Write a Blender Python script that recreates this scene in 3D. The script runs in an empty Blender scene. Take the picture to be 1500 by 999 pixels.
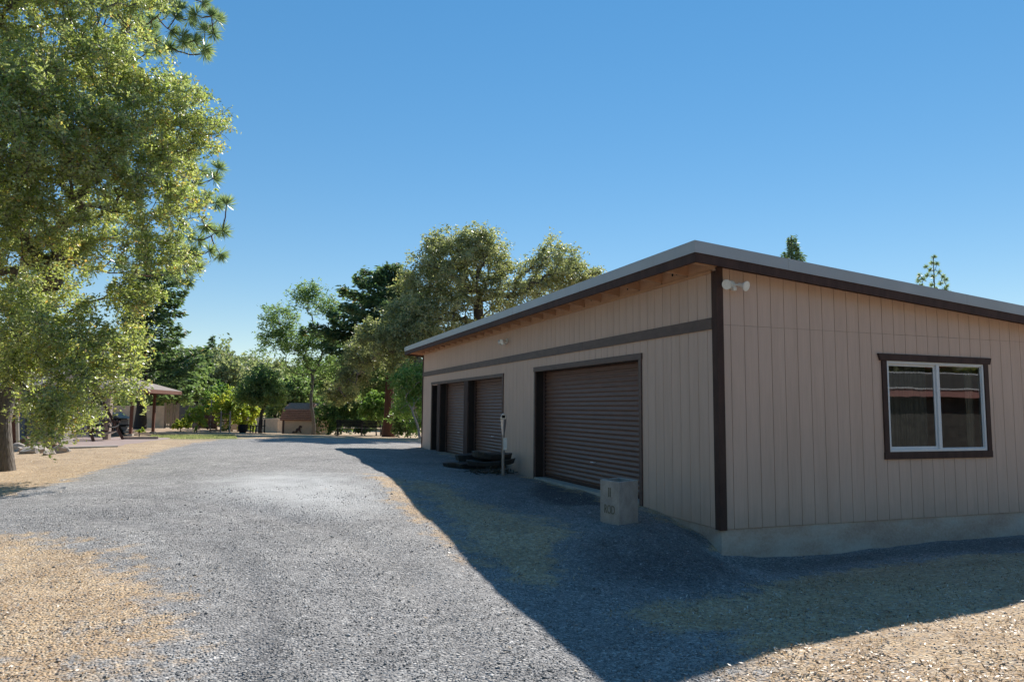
import bpy, math, random
import numpy as np
R_=math.radians
scene=bpy.context.scene
COL=scene.collection
random.seed(7)
# ------------------------------------------------------------------ camera frame
CP=np.array([-5.34632,-7.29278,1.40108]); FOC=1055.81
FW=np.array([0.344294,0.934206,0.093389]); RT=np.array([0.937995,-0.346544,0.008537]); UP=np.array([-0.040339,-0.084659,0.995593])
def P(u,v,D):
    """a real-world point D metres ahead of the camera, seen at photo pixel u,v"""
    return CP+D*(FW+RT*(u-750)/FOC-UP*(v-499.5)/FOC)
# ------------------------------------------------------------------ terrain height
GP=np.array([(-.05,15.4,.15),(-.05,13,.15),(-.05,10.5,.14),(-.05,8,.11),(-.05,6,.07),(-.05,4,.04),(-.05,1.85,.04),(-.05,1.13,0),(-.05,.55,-.08),(-.05,.3,-.13),(-.05,0,-.29),
(.7,-.1,-.39),(1.45,-.1,-.38),(2.6,-.1,-.34),(5.1,-.1,-.32),(9,-.1,-.28),(.2,-.4,-.38),
(-1.0,.6,-.03),(-.5,.3,-.09),(-1.4,0,-.07),(-.8,-.5,-.22),(-.35,-1.3,-.38),(-1.6,-1.4,-.3),(-1.9,-.2,-.13),
(-3,5.5,.25),(-3.1,3.5,.15),(-3.1,1,0),(-3.25,-.7,-.1),(-3.35,-2.2,-.16),(-3.4,-3.6,-.2),(-5.3,-7.3,-.25),(-1.75,-3.36,-.14),(.6,-3.13,-.1),(3,-3.3,-.08),(6,-4,-.08),(8,-6,-.1),(0,-1.8,-.28),(2.5,-1.5,-.27),(5,-1.6,-.24),(-1.5,5,.16),(-1.5,9,.2),(-1.5,2.5,.03),
(-3,9,.27),(-3,13,.25),(-5.5,13,.26),(-5.5,6,.16),(-6,1,-.05),(-6.5,-2.5,-.17),(-9.8,10.5,.02),(-9,5,.02),(-12,3,-.02),(-12,-4,-.2),
(-6,20,.26),(-2,20,.22),(1,20,.15),(4,22,.1),(-9.3,29.5,.03),(-13,22,.05),(-6,30,.02),(-3,30,-.02),(1.2,34,-.25),(5,34,-.35),(-11,41,.12),(-7,41,0),(-2,42,-.45),(3.2,40,-.4),(-3,50,-.65),(6,50,-.7),(-20,35,.2),(-22,10,0),(-22,-10,-.2),(12,-14,-.25),(25,-14,-.25),(12,8,-.3),(12,20,-.1),(25,10,-.5),(15,40,-.6),
(-10,60,-.6),(5,70,-1),(-30,70,-.4),(40,60,-1),(60,0,-.6),(0,-40,-.4),(-50,0,0),(0,150,-1),(0,400,-1),(400,0,-1),(-400,0,-1),(0,-400,-1),(300,300,-1),(-300,300,-1)],float)
_c=.35
_D=np.sqrt(((GP[:,None,:2]-GP[None,:,:2])**2).sum(-1)+_c*_c)
_n=len(GP);_A=np.zeros((_n+1,_n+1));_A[:_n,:_n]=_D-1e-3*np.eye(_n);_A[:_n,_n]=1;_A[_n,:_n]=1
_W=np.linalg.solve(_A,np.append(GP[:,2],0))
def gz(x,y):
    x=np.atleast_1d(np.asarray(x,float));y=np.atleast_1d(np.asarray(y,float));o=np.empty(x.shape)
    xf=x.ravel();yf=y.ravel();of=np.empty(len(xf))
    for i in range(0,len(xf),20000):
        s=slice(i,i+20000)
        of[s]=np.sqrt((xf[s,None]-GP[:,0])**2+(yf[s,None]-GP[:,1])**2+_c*_c)@_W[:_n]+_W[_n]
    return of.reshape(x.shape)
def g1(x,y): return float(gz(x,y)[0])

def G(u,D):
    q=P(u,598,D); return (float(q[0]),float(q[1]),g1(q[0],q[1]))
def vnoise(x,y,s,seed=0):
    """smooth value noise, vectorised"""
    x=np.asarray(x,float)*s;y=np.asarray(y,float)*s
    xi=np.floor(x).astype(np.int64);yi=np.floor(y).astype(np.int64);fx=x-xi;fy=y-yi
    fx=fx*fx*(3-2*fx);fy=fy*fy*(3-2*fy)
    def h(a,b):
        n=(a*374761393+b*668265263+seed*974711)&0xffffffff
        n=((n^(n>>13))*1274126177)&0xffffffff
        return ((n^(n>>16))&0xffff)/65535.
    return (h(xi,yi)*(1-fx)+h(xi+1,yi)*fx)*(1-fy)+(h(xi,yi+1)*(1-fx)+h(xi+1,yi+1)*fx)*fy
# ------------------------------------------------------------------ object helpers
def tag(o,label=None,cat=None,group=None,kind=None):
    if label: o['label']=label
    if cat: o['category']=cat
    if group: o['group']=group
    if kind: o['kind']=kind
    return o
def empty(name,loc=(0,0,0),rz=0,label=None,cat=None,group=None):
    o=bpy.data.objects.new(name,None); COL.objects.link(o); o.location=loc; o.rotation_euler=(0,0,rz)
    o.empty_display_size=.2
    return tag(o,label,cat,group)
def link(name,me,mat,parent):
    o=bpy.data.objects.new(name,me); COL.objects.link(o)
    if mat: me.materials.append(mat)
    if parent is not None: o.parent=parent
    return o
def rootloc(p):
    if p is None: return np.zeros(3)
    while p.parent is not None: p=p.parent
    return np.array(p.location)
class MB:
    def __init__(s): s.v=[];s.f=[]
    def add(s,vs,fs):
        n=len(s.v); s.v+= [tuple(map(float,a)) for a in vs]; s.f+=[tuple(i+n for i in f) for f in fs]
    def hexa(s,b,t):
        s.add(list(b)+list(t),[(3,2,1,0),(4,5,6,7),(0,1,5,4),(1,2,6,5),(2,3,7,6),(3,0,4,7)]); return s
    def box(s,x0,y0,z0,x1,y1,z1):
        return s.hexa([(x0,y0,z0),(x1,y0,z0),(x1,y1,z0),(x0,y1,z0)],[(x0,y0,z1),(x1,y0,z1),(x1,y1,z1),(x0,y1,z1)])
    def obox(s,c,a,b,h):
        """oriented box: centre c, half vectors a,b,h"""
        c,a,b,h=map(np.array,(c,a,b,h))
        return s.hexa([c-a-b-h,c+a-b-h,c+a+b-h,c-a+b-h],[c-a-b+h,c+a-b+h,c+a+b+h,c-a+b+h])
    def bar(s,p,q,w,d=None,up=(0,0,1)):
        p=np.array(p,float);q=np.array(q,float);d=d or w
        t=q-p;L=np.linalg.norm(t);t/=L;u=np.array(up,float)
        if abs(t@u)>.95:u=np.array([1.,0,0])
        a=np.cross(t,u);a/=np.linalg.norm(a);b=np.cross(a,t)
        return s.obox((p+q)/2,a*w/2,b*d/2,t*L/2)
    def tube(s,pts,rads,n=8,cap=True):
        pts=[np.array(p,float) for p in pts]
        if not hasattr(rads,'__len__'): rads=[rads]*len(pts)
        base=len(s.v);ref=None
        for i,p in enumerate(pts):
            t=pts[min(i+1,len(pts)-1)]-pts[max(i-1,0)];t/=max(np.linalg.norm(t),1e-9)
            if ref is None: ref=np.array([1.,0,0]) if abs(t[0])<.9 else np.array([0,1.,0])
            a=ref-t*(ref@t);a/=max(np.linalg.norm(a),1e-9);b=np.cross(t,a);ref=a
            for k in range(n):
                an=2*math.pi*k/n;q=p+rads[i]*(math.cos(an)*a+math.sin(an)*b);s.v.append(tuple(q))
        for i in range(len(pts)-1):
            for k in range(n):
                k2=(k+1)%n;s.f.append((base+i*n+k,base+i*n+k2,base+(i+1)*n+k2,base+(i+1)*n+k))
        if cap:
            s.f.append(tuple(base+k for k in range(n))[::-1]);s.f.append(tuple(base+(len(pts)-1)*n+k for k in range(n)))
        return s
    def lathe(s,c,prof,n=16,ax=(0,0,1)):
        ax=np.array(ax,float);ax/=np.linalg.norm(ax)
        return s.tube([np.array(c)+ax*h for r,h in prof],[max(r,1e-4) for r,h in prof],n)
    def build(s,name,mat,parent=None,smooth=False,bevel=0):
        off=rootloc(parent)
        me=bpy.data.meshes.new(name); me.from_pydata([tuple(np.array(v)-off) for v in s.v],[],s.f); me.update()
        if smooth:
            me.polygons.foreach_set('use_smooth',[True]*len(me.polygons))
            try: me.set_sharp_from_angle(angle=R_(40))
            except Exception: pass
        o=link(name,me,mat,parent)
        if bevel:
            b=o.modifiers.new('bevel','BEVEL'); b.width=bevel; b.segments=2; b.limit_method='ANGLE'; b.angle_limit=R_(40)
        return o
def npmesh(name,V,F,mat,parent=None,attrs=None,smooth=False,off=None):
    """V (n,3), F (m,k) same-size faces; attrs {name: per-face float}"""
    me=bpy.data.meshes.new(name); V=np.asarray(V,np.float32)
    if off is not None: V=V-np.asarray(off,np.float32)
    F=np.asarray(F,np.int32);k=F.shape[1]
    me.vertices.add(len(V)); me.vertices.foreach_set('co',V.ravel())
    me.loops.add(F.size); me.loops.foreach_set('vertex_index',F.ravel())
    me.polygons.add(len(F)); me.polygons.foreach_set('loop_start',np.arange(0,F.size,k,dtype=np.int32)); me.polygons.foreach_set('loop_total',np.full(len(F),k,np.int32))
    if smooth: me.polygons.foreach_set('use_smooth',np.ones(len(F),bool))
    for a,(dom,val) in (attrs or {}).items():
        at=me.attributes.new(a,'FLOAT',dom); at.data.foreach_set('value',np.asarray(val,np.float32).ravel())
    me.update(calc_edges=True); me.validate()
    return link(name,me,mat,parent)
# ------------------------------------------------------------------ materials
def newmat(name):
    m=bpy.data.materials.new(name); m.use_nodes=True; nt=m.node_tree; b=nt.nodes['Principled BSDF']; return m,nt,b
def N(nt,t,**k):
    n=nt.nodes.new(t)
    for a,v in k.items():
        if a=='inp':
            for i,x in v.items(): n.inputs[i].default_value=x
        else: setattr(n,a,v)
    return n
def ramp(nt,fac,stops):
    r=nt.nodes.new('ShaderNodeValToRGB'); e=r.color_ramp.elements
    while len(e)<len(stops): e.new(.5)
    for i,(p,c) in enumerate(stops): e[i].position=p; e[i].color=(*c,1)
    nt.links.new(fac,r.inputs[0]); return r.outputs[0]
def mixc(nt,f,a,b,mode='MIX'):
    m=nt.nodes.new('ShaderNodeMix'); m.data_type='RGBA'; m.blend_type=mode
    for s,x in((0,f),(6,a),(7,b)):
        if hasattr(x,'is_linked') or hasattr(x,'links'): nt.links.new(x,m.inputs[s])
        elif s==0: m.inputs[0].default_value=x
        else: m.inputs[s].default_value=(*x,1)
    return m.outputs[2]
def math_(nt,op,a,b=None,c=None,clamp=False):
    m=nt.nodes.new('ShaderNodeMath'); m.operation=op; m.use_clamp=clamp
    for i,x in enumerate((a,b,c)):
        if x is None: continue
        if hasattr(x,'links'): nt.links.new(x,m.inputs[i])
        else: m.inputs[i].default_value=x
    return m.outputs[0]
def pos(nt,scale=(1,1,1),obj=False):
    if obj: o=nt.nodes.new('ShaderNodeTexCoord').outputs['Object']
    else: o=nt.nodes.new('ShaderNodeNewGeometry').outputs['Position']
    mp=nt.nodes.new('ShaderNodeMapping'); nt.links.new(o,mp.inputs[0]); mp.inputs['Scale'].default_value=scale
    return mp.outputs[0]
def noise(nt,vec,scale,detail=3,rough=.55):
    n=nt.nodes.new('ShaderNodeTexNoise'); n.inputs['Scale'].default_value=scale; n.inputs['Detail'].default_value=detail; n.inputs['Roughness'].default_value=rough
    nt.links.new(vec,n.inputs['Vector']); return n.outputs[0]
def voro(nt,vec,scale,feat='F1'):
    n=nt.nodes.new('ShaderNodeTexVoronoi'); n.feature=feat; n.inputs['Scale'].default_value=scale; nt.links.new(vec,n.inputs['Vector']); return n
def bump(nt,b,h,strength=.3,dist=.01):
    n=nt.nodes.new('ShaderNodeBump'); n.inputs['Strength'].default_value=strength; n.inputs['Distance'].default_value=dist
    nt.links.new(h,n.inputs['Height']); nt.links.new(n.outputs[0],b.inputs['Normal'])
def simple(name,c,rough=.6,var=.12,scale=6,stretch=(1,1,1),metal=0,bmp=.15,spec=.5,fine=60):
    m,nt,b=newmat(name); v=pos(nt,stretch); n=noise(nt,v,scale,5); n2=noise(nt,v,fine,3)
    c=np.array(c)
    col=ramp(nt,n,[(.25,tuple(c*(1-var*1.6))),(.5,tuple(c)),(.75,tuple(np.minimum(c*(1+var*1.6),1)))])
    col=mixc(nt,.25,col,ramp(nt,n2,[(.3,tuple(c*(1-var*2))),(.7,tuple(np.minimum(c*(1+var*2),1)))]))
    nt.links.new(col,b.inputs['Base Color']); b.inputs['Roughness'].default_value=rough; b.inputs['Metallic'].default_value=metal
    b.inputs['Specular IOR Level'].default_value=spec
    if bmp: bump(nt,b,n2,bmp,.004)
    return m
M={}
def sidingmat():
    m,nt,b=newmat('siding_paint'); g=noise(nt,pos(nt,(14,14,.7)),3,6,.65); w=noise(nt,pos(nt),.7,4); st=noise(nt,pos(nt,(5,5,.35)),1.3,5,.6); f=noise(nt,pos(nt,(60,60,4)),2,3)
    c=ramp(nt,w,[(.3,(.61,.43,.33)),(.7,(.67,.475,.37))]); c=mixc(nt,.45,c,ramp(nt,g,[(.3,(.56,.39,.30)),(.6,(.69,.485,.38))]))
    c=mixc(nt,.5,c,ramp(nt,st,[(.33,(.86,.84,.82)),(.55,(1,1,1))]),'MULTIPLY')
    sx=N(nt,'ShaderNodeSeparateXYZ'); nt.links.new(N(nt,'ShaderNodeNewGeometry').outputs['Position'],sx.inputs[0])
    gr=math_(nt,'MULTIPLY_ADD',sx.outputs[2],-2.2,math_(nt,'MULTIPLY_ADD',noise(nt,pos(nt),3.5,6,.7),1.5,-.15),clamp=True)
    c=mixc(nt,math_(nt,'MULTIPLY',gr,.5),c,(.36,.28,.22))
    nt.links.new(c,b.inputs['Base Color']); b.inputs['Roughness'].default_value=.62; b.inputs['Specular IOR Level'].default_value=.4; bump(nt,b,math_(nt,'ADD',g,f),.45,.003); return m
M['siding']=sidingmat()
M['groove']=simple('siding_groove',(.24,.165,.135),.8,.1)
M['trim']=simple('brown_trim_paint',(.07,.038,.03),.7,.25,5,(2,2,.6),bmp=.3,spec=.25)
M['band']=simple('weathered_brown_trim',(.115,.07,.057),.5,.25,5,(1,1,3),bmp=.2,spec=.4)
M['fascia']=simple('grey_metal_edge',(.40,.41,.42),.38,.07,2,bmp=.05,spec=.6)
M['raft']=simple('tan_rafter_paint',(.58,.34,.2),.65,.1,6,bmp=.3)
M['roofm']=simple('roof_metal',(.42,.44,.46),.35,.06,2,bmp=.05)
M['door']=simple('roller_door_brown',(.18,.105,.08),.42,.12,4,(1,1,4),bmp=.05,spec=.4)
M['jamb']=simple('jamb_dark',(.03,.02,.017),.5,.2)
M['white']=simple('white_vinyl',(.72,.72,.72),.35,.04,4,bmp=.03)
M['lamp']=simple('lamp_white',(.85,.81,.72),.4,.08,8,bmp=.05)
M['metal']=simple('bright_metal',(.5,.5,.5),.3,.08,8,metal=.8,bmp=.03)
M['dark']=simple('dark_iron',(.015,.015,.016),.75,.3,10,spec=.25)
M['inside']=simple('interior_dark',(.05,.05,.05),.9,.1)
M['curtain']=simple('curtain_cloth',(.2,.2,.19),.9,.15,4,(1,1,.3))
M['wood']=simple('weathered_wood',(.4,.31,.25),.8,.2,5,(5,5,1),bmp=.5)
M['redwood']=simple('red_brown_stain',(.17,.065,.04),.7,.2,5,(5,5,1),bmp=.4)
M['shingle']=simple('brown_shingle',(.36,.2,.14),.95,.25,9,bmp=.5,fine=30,spec=.1)
M['shed']=simple('shed_paint',(.58,.40,.28),.7,.08,3,bmp=.2)
M['darkred']=simple('dark_red_trim',(.06,.022,.02),.6,.2,5)
M['greyroof']=simple('grey_brown_roofing',(.23,.19,.165),.85,.15,8,bmp=.4,fine=30)
M['greywall']=simple('blue_grey_wall',(.13,.135,.15),.7,.1,3)
M['block']=simple('tan_block',(.62,.46,.33),.85,.12,4,bmp=.5)
M['rock']=simple('rock',(.36,.31,.27),.85,.35,5,bmp=.8,fine=25)
M['rockred']=simple('reddish_rock',(.27,.17,.12),.85,.3,5,bmp=.8,fine=25)
M['patio']=simple('patio_paving',(.30,.22,.19),.85,.15,4,bmp=.3)
M['concpale']=simple('pale_concrete',(.42,.38,.33),.8,.12,5,bmp=.3)
M['slab']=simple('dark_slab',(.03,.032,.03),.45,.4,8,bmp=.6)
M['brush']=simple('brush_debris',(.05,.045,.03),.9,.5,20,bmp=.5)
M['planter']=simple('planter_concrete',(.38,.33,.29),.85,.18,7,bmp=.6,fine=50)
M['letter']=simple('letter_tan',(.19,.165,.11),.9,.2,12)
M['pink']=simple('pink_fascia',(.42,.2,.17),.6,.06,3)
M['stonewall']=simple('dark_stone_wall',(.07,.065,.055),.8,.5,3,fine=12)
M['tanwall']=simple('house_wall',(.2,.17,.14),.7,.08,3)
def concrete():
    m,nt,b=newmat('foundation_concrete'); v=pos(nt,(.6,1,1.4)); n=noise(nt,v,1.6,6,.6); n2=noise(nt,pos(nt),40,4)
    c=ramp(nt,n,[(.36,(.46,.30,.22)),(.48,(.56,.40,.30)),(.56,(.62,.50,.40)),(.7,(.66,.60,.52))])
    c=mixc(nt,.3,c,ramp(nt,n2,[(.3,(.25,.2,.17)),(.7,(.55,.5,.45))]))
    nt.links.new(c,b.inputs['Base Color']); b.inputs['Roughness'].default_value=.85; bump(nt,b,n2,.5,.006); return m
M['concrete']=concrete()
def glass():
    m,nt,b=newmat('window_glass'); out=nt.nodes['Material Output']
    g=N(nt,'ShaderNodeBsdfGlossy'); g.inputs['Roughness'].default_value=.015; g.inputs['Color'].default_value=(.95,.97,1,1)
    t=N(nt,'ShaderNodeBsdfTransparent'); t.inputs['Color'].default_value=(.75,.8,.8,1)
    f=N(nt,'ShaderNodeFresnel'); f.inputs['IOR'].default_value=1.9
    n=noise(nt,pos(nt),1.3,2); bp=N(nt,'ShaderNodeBump'); bp.inputs['Strength'].default_value=.05; bp.inputs['Distance'].default_value=.02
    nt.links.new(n,bp.inputs['Height']); nt.links.new(bp.outputs[0],g.inputs['Normal'])
    mx=N(nt,'ShaderNodeMixShader'); nt.links.new(f.outputs[0],mx.inputs[0]); nt.links.new(t.outputs[0],mx.inputs[1]); nt.links.new(g.outputs[0],mx.inputs[2]); nt.links.new(mx.outputs[0],out.inputs[0]); return m
M['glass']=glass()
def leafmat(name,stops,rough=.42,trans=.35,spec=.5,tmul=(1.6,1.7,.95),under=None):
    m,nt,b=newmat(name); out=nt.nodes['Material Output']
    a=N(nt,'ShaderNodeAttribute',attribute_name='tone'); col=ramp(nt,a.outputs['Fac'],stops)
    if under: gb=N(nt,'ShaderNodeNewGeometry'); col=mixc(nt,math_(nt,'MULTIPLY',gb.outputs['Backfacing'],.6),col,under)
    nt.links.new(col,b.inputs['Base Color']); b.inputs['Roughness'].default_value=rough; b.inputs['Specular IOR Level'].default_value=spec
    t=N(nt,'ShaderNodeBsdfTranslucent'); tc=mixc(nt,1.0,col,tmul,'MULTIPLY'); nt.links.new(tc,t.inputs['Color'])
    mx=N(nt,'ShaderNodeMixShader'); mx.inputs[0].default_value=trans
    nt.links.new(b.outputs[0],mx.inputs[1]); nt.links.new(t.outputs[0],mx.inputs[2]); nt.links.new(mx.outputs[0],out.inputs[0]); return m
L={}
L['oak']=leafmat('live_oak_leaf',[(0,(.11,.15,.055)),(.4,(.25,.305,.09)),(.7,(.38,.405,.13)),(.92,(.54,.47,.16)),(1,(.48,.29,.12))],.36,.52,1.0,under=(.38,.40,.29))
L['oakfar']=leafmat('distant_oak_leaf',[(0,(.11,.135,.06)),(.5,(.235,.25,.12)),(.85,(.36,.35,.18)),(1,(.44,.38,.22))],.45,.5,.9,under=(.36,.36,.27))
L['olive']=leafmat('grey_olive_leaf',[(0,(.12,.14,.08)),(.5,(.24,.26,.15)),(.85,(.37,.37,.23)),(1,(.44,.38,.26))],.5,.5)
L['conifer']=leafmat('conifer_needle',[(0,(.06,.10,.055)),(.6,(.125,.185,.10)),(.9,(.21,.25,.15)),(1,(.34,.22,.12))],.5,.5)
L['pine']=leafmat('pine_needle',[(0,(.13,.18,.10)),(.6,(.23,.29,.17)),(.92,(.36,.38,.25)),(1,(.42,.22,.13))],.3,.5,.9)
L['green']=leafmat('fresh_leaf',[(0,(.10,.2,.05)),(.5,(.17,.27,.08)),(1,(.31,.37,.13))],.45,.45)
L['yellow']=leafmat('yellow_green_leaf',[(0,(.17,.25,.05)),(.5,(.34,.4,.09)),(.8,(.52,.5,.10)),(1,(.65,.52,.1))],.5,.5)
L['shade']=leafmat('underbrush_leaf',[(0,(.08,.13,.055)),(.5,(.16,.23,.10)),(1,(.28,.33,.15))],.5,.6)
L['locust']=leafmat('airy_leaf',[(0,(.085,.14,.065)),(.5,(.165,.235,.11)),(1,(.28,.32,.16))],.45,.6)
L['hill']=leafmat('hill_leaf',[(0,(.11,.14,.08)),(.5,(.20,.235,.135)),(.85,(.29,.31,.19)),(1,(.34,.33,.25))],.6,.45)
L['litter']=leafmat('dry_leaf_litter',[(0,(.16,.085,.04)),(.35,(.36,.23,.12)),(.7,(.52,.37,.21)),(.9,(.62,.52,.38)),(1,(.75,.72,.66))],.45,.15,.5,(1,.9,.7))
L['dry']=leafmat('dry_grass_blade',[(0,(.26,.17,.08)),(.5,(.46,.33,.18)),(1,(.62,.5,.3))],.6,.3,.3,(1,.9,.7))
L['peb']=leafmat('pebble',[(0,(.11,.11,.113)),(.4,(.22,.216,.212)),(.8,(.37,.362,.35)),(.95,(.45,.44,.43)),(1,(.68,.67,.65))],.7,0,.4)
def bark(name,c,var=.4,sc=(6,6,1.2)):
    m,nt,b=newmat(name); v=pos(nt,sc); n=noise(nt,v,3,6,.65); n2=voro(nt,v,5)
    c=np.array(c)
    col=ramp(nt,n,[(.3,tuple(c*(1-var))),(.55,tuple(c)),(.75,tuple(c*(1+var)))])
    col=mixc(nt,.5,col,ramp(nt,n2.outputs['Distance'],[(0,tuple(c*.5)),(.5,tuple(c*1.2))]))
    nt.links.new(col,b.inputs['Base Color']); b.inputs['Roughness'].default_value=.9; bump(nt,b,n2.outputs['Distance'],.9,.03); return m
B={'dark2':bark('dark_grey_bark',(.07,.06,.05)),'oak':bark('oak_bark',(.13,.11,.09)),'grey':bark('grey_bark',(.15,.135,.12)),'red':bark('redwood_bark',(.13,.055,.035),.4,(5,5,.6)),'twig':bark('twig_bark',(.17,.15,.135)),'dark':bark('dark_bark',(.045,.035,.03)),'pale':bark('pale_bark',(.33,.31,.28))}
# ------------------------------------------------------------------ ground
PL=dict(
 straw1=[(-8.29, 2.56), (-7.37, 2.01), (-6.59, 0.83), (-6.08, -0.24), (-5.89, -1.01), (-5.86, -1.72), (-5.99, -2.49), (-6.05, -3.3), (-6.78, -3.05)],
 strawL=[(-11.66, 13.94), (-10.11, 14.05), (-9.68, 15.71), (-7.66, 17.76), (-7.1, 16.66), (-7.68, 11.83), (-7.99, 9.42), (-8.26, 7.23), (-8.73, 5.65), (-9.09, 5.16)],
 strawMid=[(-2.29, 4.57), (-2.15, 2.75), (-1.86, 1.37), (-1.59, 0.18), (-2.47, -1.0), (-2.96, -1.04), (-3.08, -0.21), (-2.88, 2.25), (-2.75, 4.55)],
 sunEdge=[(-3.42, 6.11), (-2.67, 4.92), (-2.88, 2.25), (-3.08, -0.21), (-3.39, -0.31), (-3.38, 1.67), (-3.42, 3.32)],
 straw2=[(0.6, -3.13), (-0.68, -2.97), (-1.79, -3.14), (-2.33, -3.32), (-2.53, -3.7), (-2.26, -3.95), (-0.59, -4.68), (1.58, -3.53), (9,-4), (9,-2.6),(3,-2.8)],
 strawShade=[(-0.12, -0.89), (1.06, -0.72), (2.72, -0.85), (4.85, -1.06), (1.38, -3.16), (-0.38, -2.69), (-1.93, -2.96), (-2.76, -2.95), (-2.56, -2.1)],
 moundGravel=[(-1.11, 0.58), (-0.19, 0.52), (-0.09, -0.03), (-0.24, -1.14), (-1.08, -1.69), (-1.73, -1.35), (-2.36, -1.21), (-2.04, 0.1)],
 foundGravel=[(0.01, -0.02), (9.03, -0.07), (9,-1), (3.83, -0.89), (1.94, -0.57), (0.26, -0.66)],
 pale=[(-5.61, 6.33), (-4.57, 6.8), (-3.57, 5.08), (-3.46, 3.08), (-3.96, 2.24), (-4.69, 2.7), (-5.47, 4.12)],
 darkpatch=[(-0.05, 5.44), (-0.03, 3.03), (-0.2, 1.97), (-1.12, 1.95), (-1.11, 3.5)],
 lawn=[(-9.38, 30.42), (-5.71, 30.72), (-5.49, 19.91), (-6.6, 20.2), (-8.95, 24.89)],
)
PL['drive']=[(-16,6),(-9.1,5.16),(-8.73,5.65),(-8.26,7.23),(-7.99,9.42),(-7.68,11.83),(-7.1,16.66),(-6.0,20.2),(-3,21.5),(-.5,20.5),(1.5,17.2),(0,15.4),(-.2,-.4),(-3.0,-3.6),(-3.2,-12),(-9,-12),(-16,-4)]
PL['moundG2']=[(-2.6,-2.2),(-1.9,-2.9),(-2.6,-3.7),(-3.6,-3.4)]
def pmask(poly,X,Y,w):
    poly=np.array(poly);a=poly;b=np.roll(poly,-1,0);best=np.full(X.shape,1e9);ins=np.zeros(X.shape,bool)
    for (x0,y0),(x1,y1) in zip(a,b):
        dx,dy=x1-x0,y1-y0;t=np.clip(((X-x0)*dx+(Y-y0)*dy)/(dx*dx+dy*dy+1e-12),0,1)
        best=np.minimum(best,np.hypot(X-x0-t*dx,Y-y0-t*dy))
        if y0!=y1: ins^=((y0>Y)!=(y1>Y))&(X<(x1-x0)*(Y-y0)/(y1-y0)+x0)
    return np.clip(.5+np.where(ins,best,-best)/(2*w),0,1)
def masks(X,Y):
    st=1-pmask(PL['drive'],X,Y,.5)
    right=pmask([(-2.8,-2.0),(0,-.9),(30,-1.5),(30,-14),(-3.2,-14)],X,Y,.3)*.82
    st=np.maximum(np.minimum(st,.9),0)
    inr=(X>-3.2)&(Y<0)
    st=np.where(inr,np.minimum(st,right),st)
    st=np.maximum(st,pmask(PL['straw1'],X,Y,.75)); st=np.maximum(st,pmask(PL['strawL'],X,Y,.4))
    st=np.maximum(st,1.0*pmask(PL['strawMid'],X,Y,.5)); st=np.maximum(st,.64*pmask(PL['sunEdge'],X,Y,.3))
    st=np.maximum(st,.8*pmask(PL['straw2'],X,Y,.5)); st=np.maximum(st,.95*pmask(PL['strawShade'],X,Y,.3))
    st=st*(1-pmask(PL['foundGravel'],X,Y,.15)); st=st*(1-.85*pmask(PL['moundGravel'],X,Y,.3)); st=st*(1-.7*pmask(PL['moundG2'],X,Y,.3))
    dk=np.maximum(pmask(PL['darkpatch'],X,Y,.2),1.0*pmask(PL['moundGravel'],X,Y,.4)*(vnoise(X,Y,1.3,4)*.5+.5)); dk=np.maximum(dk,.6*pmask(PL['foundGravel'],X,Y,.2)); dk=np.maximum(dk,.35*pmask([(0,-.2),(-.1,15),(-2.2,12),(-2.2,4),(-2.6,0),(-2.9,-3.2),(-1.6,-2.6)],X,Y,.8))  # dark gravel; mound and door-side strip also paint in the garage's shade
    pale=pmask(PL['pale'],X,Y,.6); lawn=pmask(PL['lawn'],X,Y,.8); dirt=pmask([(-14,24),(-5,30.5),(-5,34),(-9,60),(-20,60),(-20,24)],X,Y,1.)
    return st,dk,pale,lawn,dirt
def axis(a,b,s,lo,hi,g=1.16):
    c=list(np.arange(a,b,s));x=b;d=s
    while x<hi: c.append(x);d*=g;x+=d
    c.append(hi);x=a-s;d=s;pre=[]
    while x>lo: pre.append(x);d*=g;x-=d
    pre.append(lo);return np.array(pre[::-1]+c)
xs=axis(-12,4,.1,-900,900);ys=axis(-6.5,14,.1,-900,900)
X,Y=np.meshgrid(xs,ys);Z=gz(X,Y)
near=np.exp(-((X+4)**2+(Y-2)**2)/900)
Z=Z+.10*pmask(PL['moundGravel'],X,Y,.5)*(.3+.9*vnoise(X,Y,2.2,40)+.35*vnoise(X,Y,6,41))*(X<-.25)+near*((vnoise(X,Y,1.1,1)-.5)*.05+(vnoise(X,Y,3.5,2)-.5)*.022+(vnoise(X,Y,8,3)-.5)*.012)
tr=np.abs(np.hypot(X+11.5,Y+1.5)-6.35); tr2=np.abs(np.hypot(X+11.5,Y+1.5)-7.7); tr3=np.abs(np.hypot(X+11.7,Y+1.2)-7.0)
Z-=near*.02*(np.exp(-(tr/.2)**2)+np.exp(-(tr2/.2)**2))*(Y<6)
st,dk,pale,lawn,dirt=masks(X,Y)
rut=(np.exp(-(tr/.14)**2)+np.exp(-(tr2/.12)**2)+.8*np.exp(-(tr3/.09)**2)+.7*np.exp(-((tr3-.35)/.08)**2))*(.45+.55*vnoise(X,Y,1.5,12))*np.clip((6-Y)/4,0,1)
nx,ny=len(xs),len(ys);idx=np.arange(nx*ny).reshape(ny,nx)
F=np.stack([idx[:-1,:-1],idx[:-1,1:],idx[1:,1:],idx[1:,:-1]],-1).reshape(-1,4)
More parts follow.
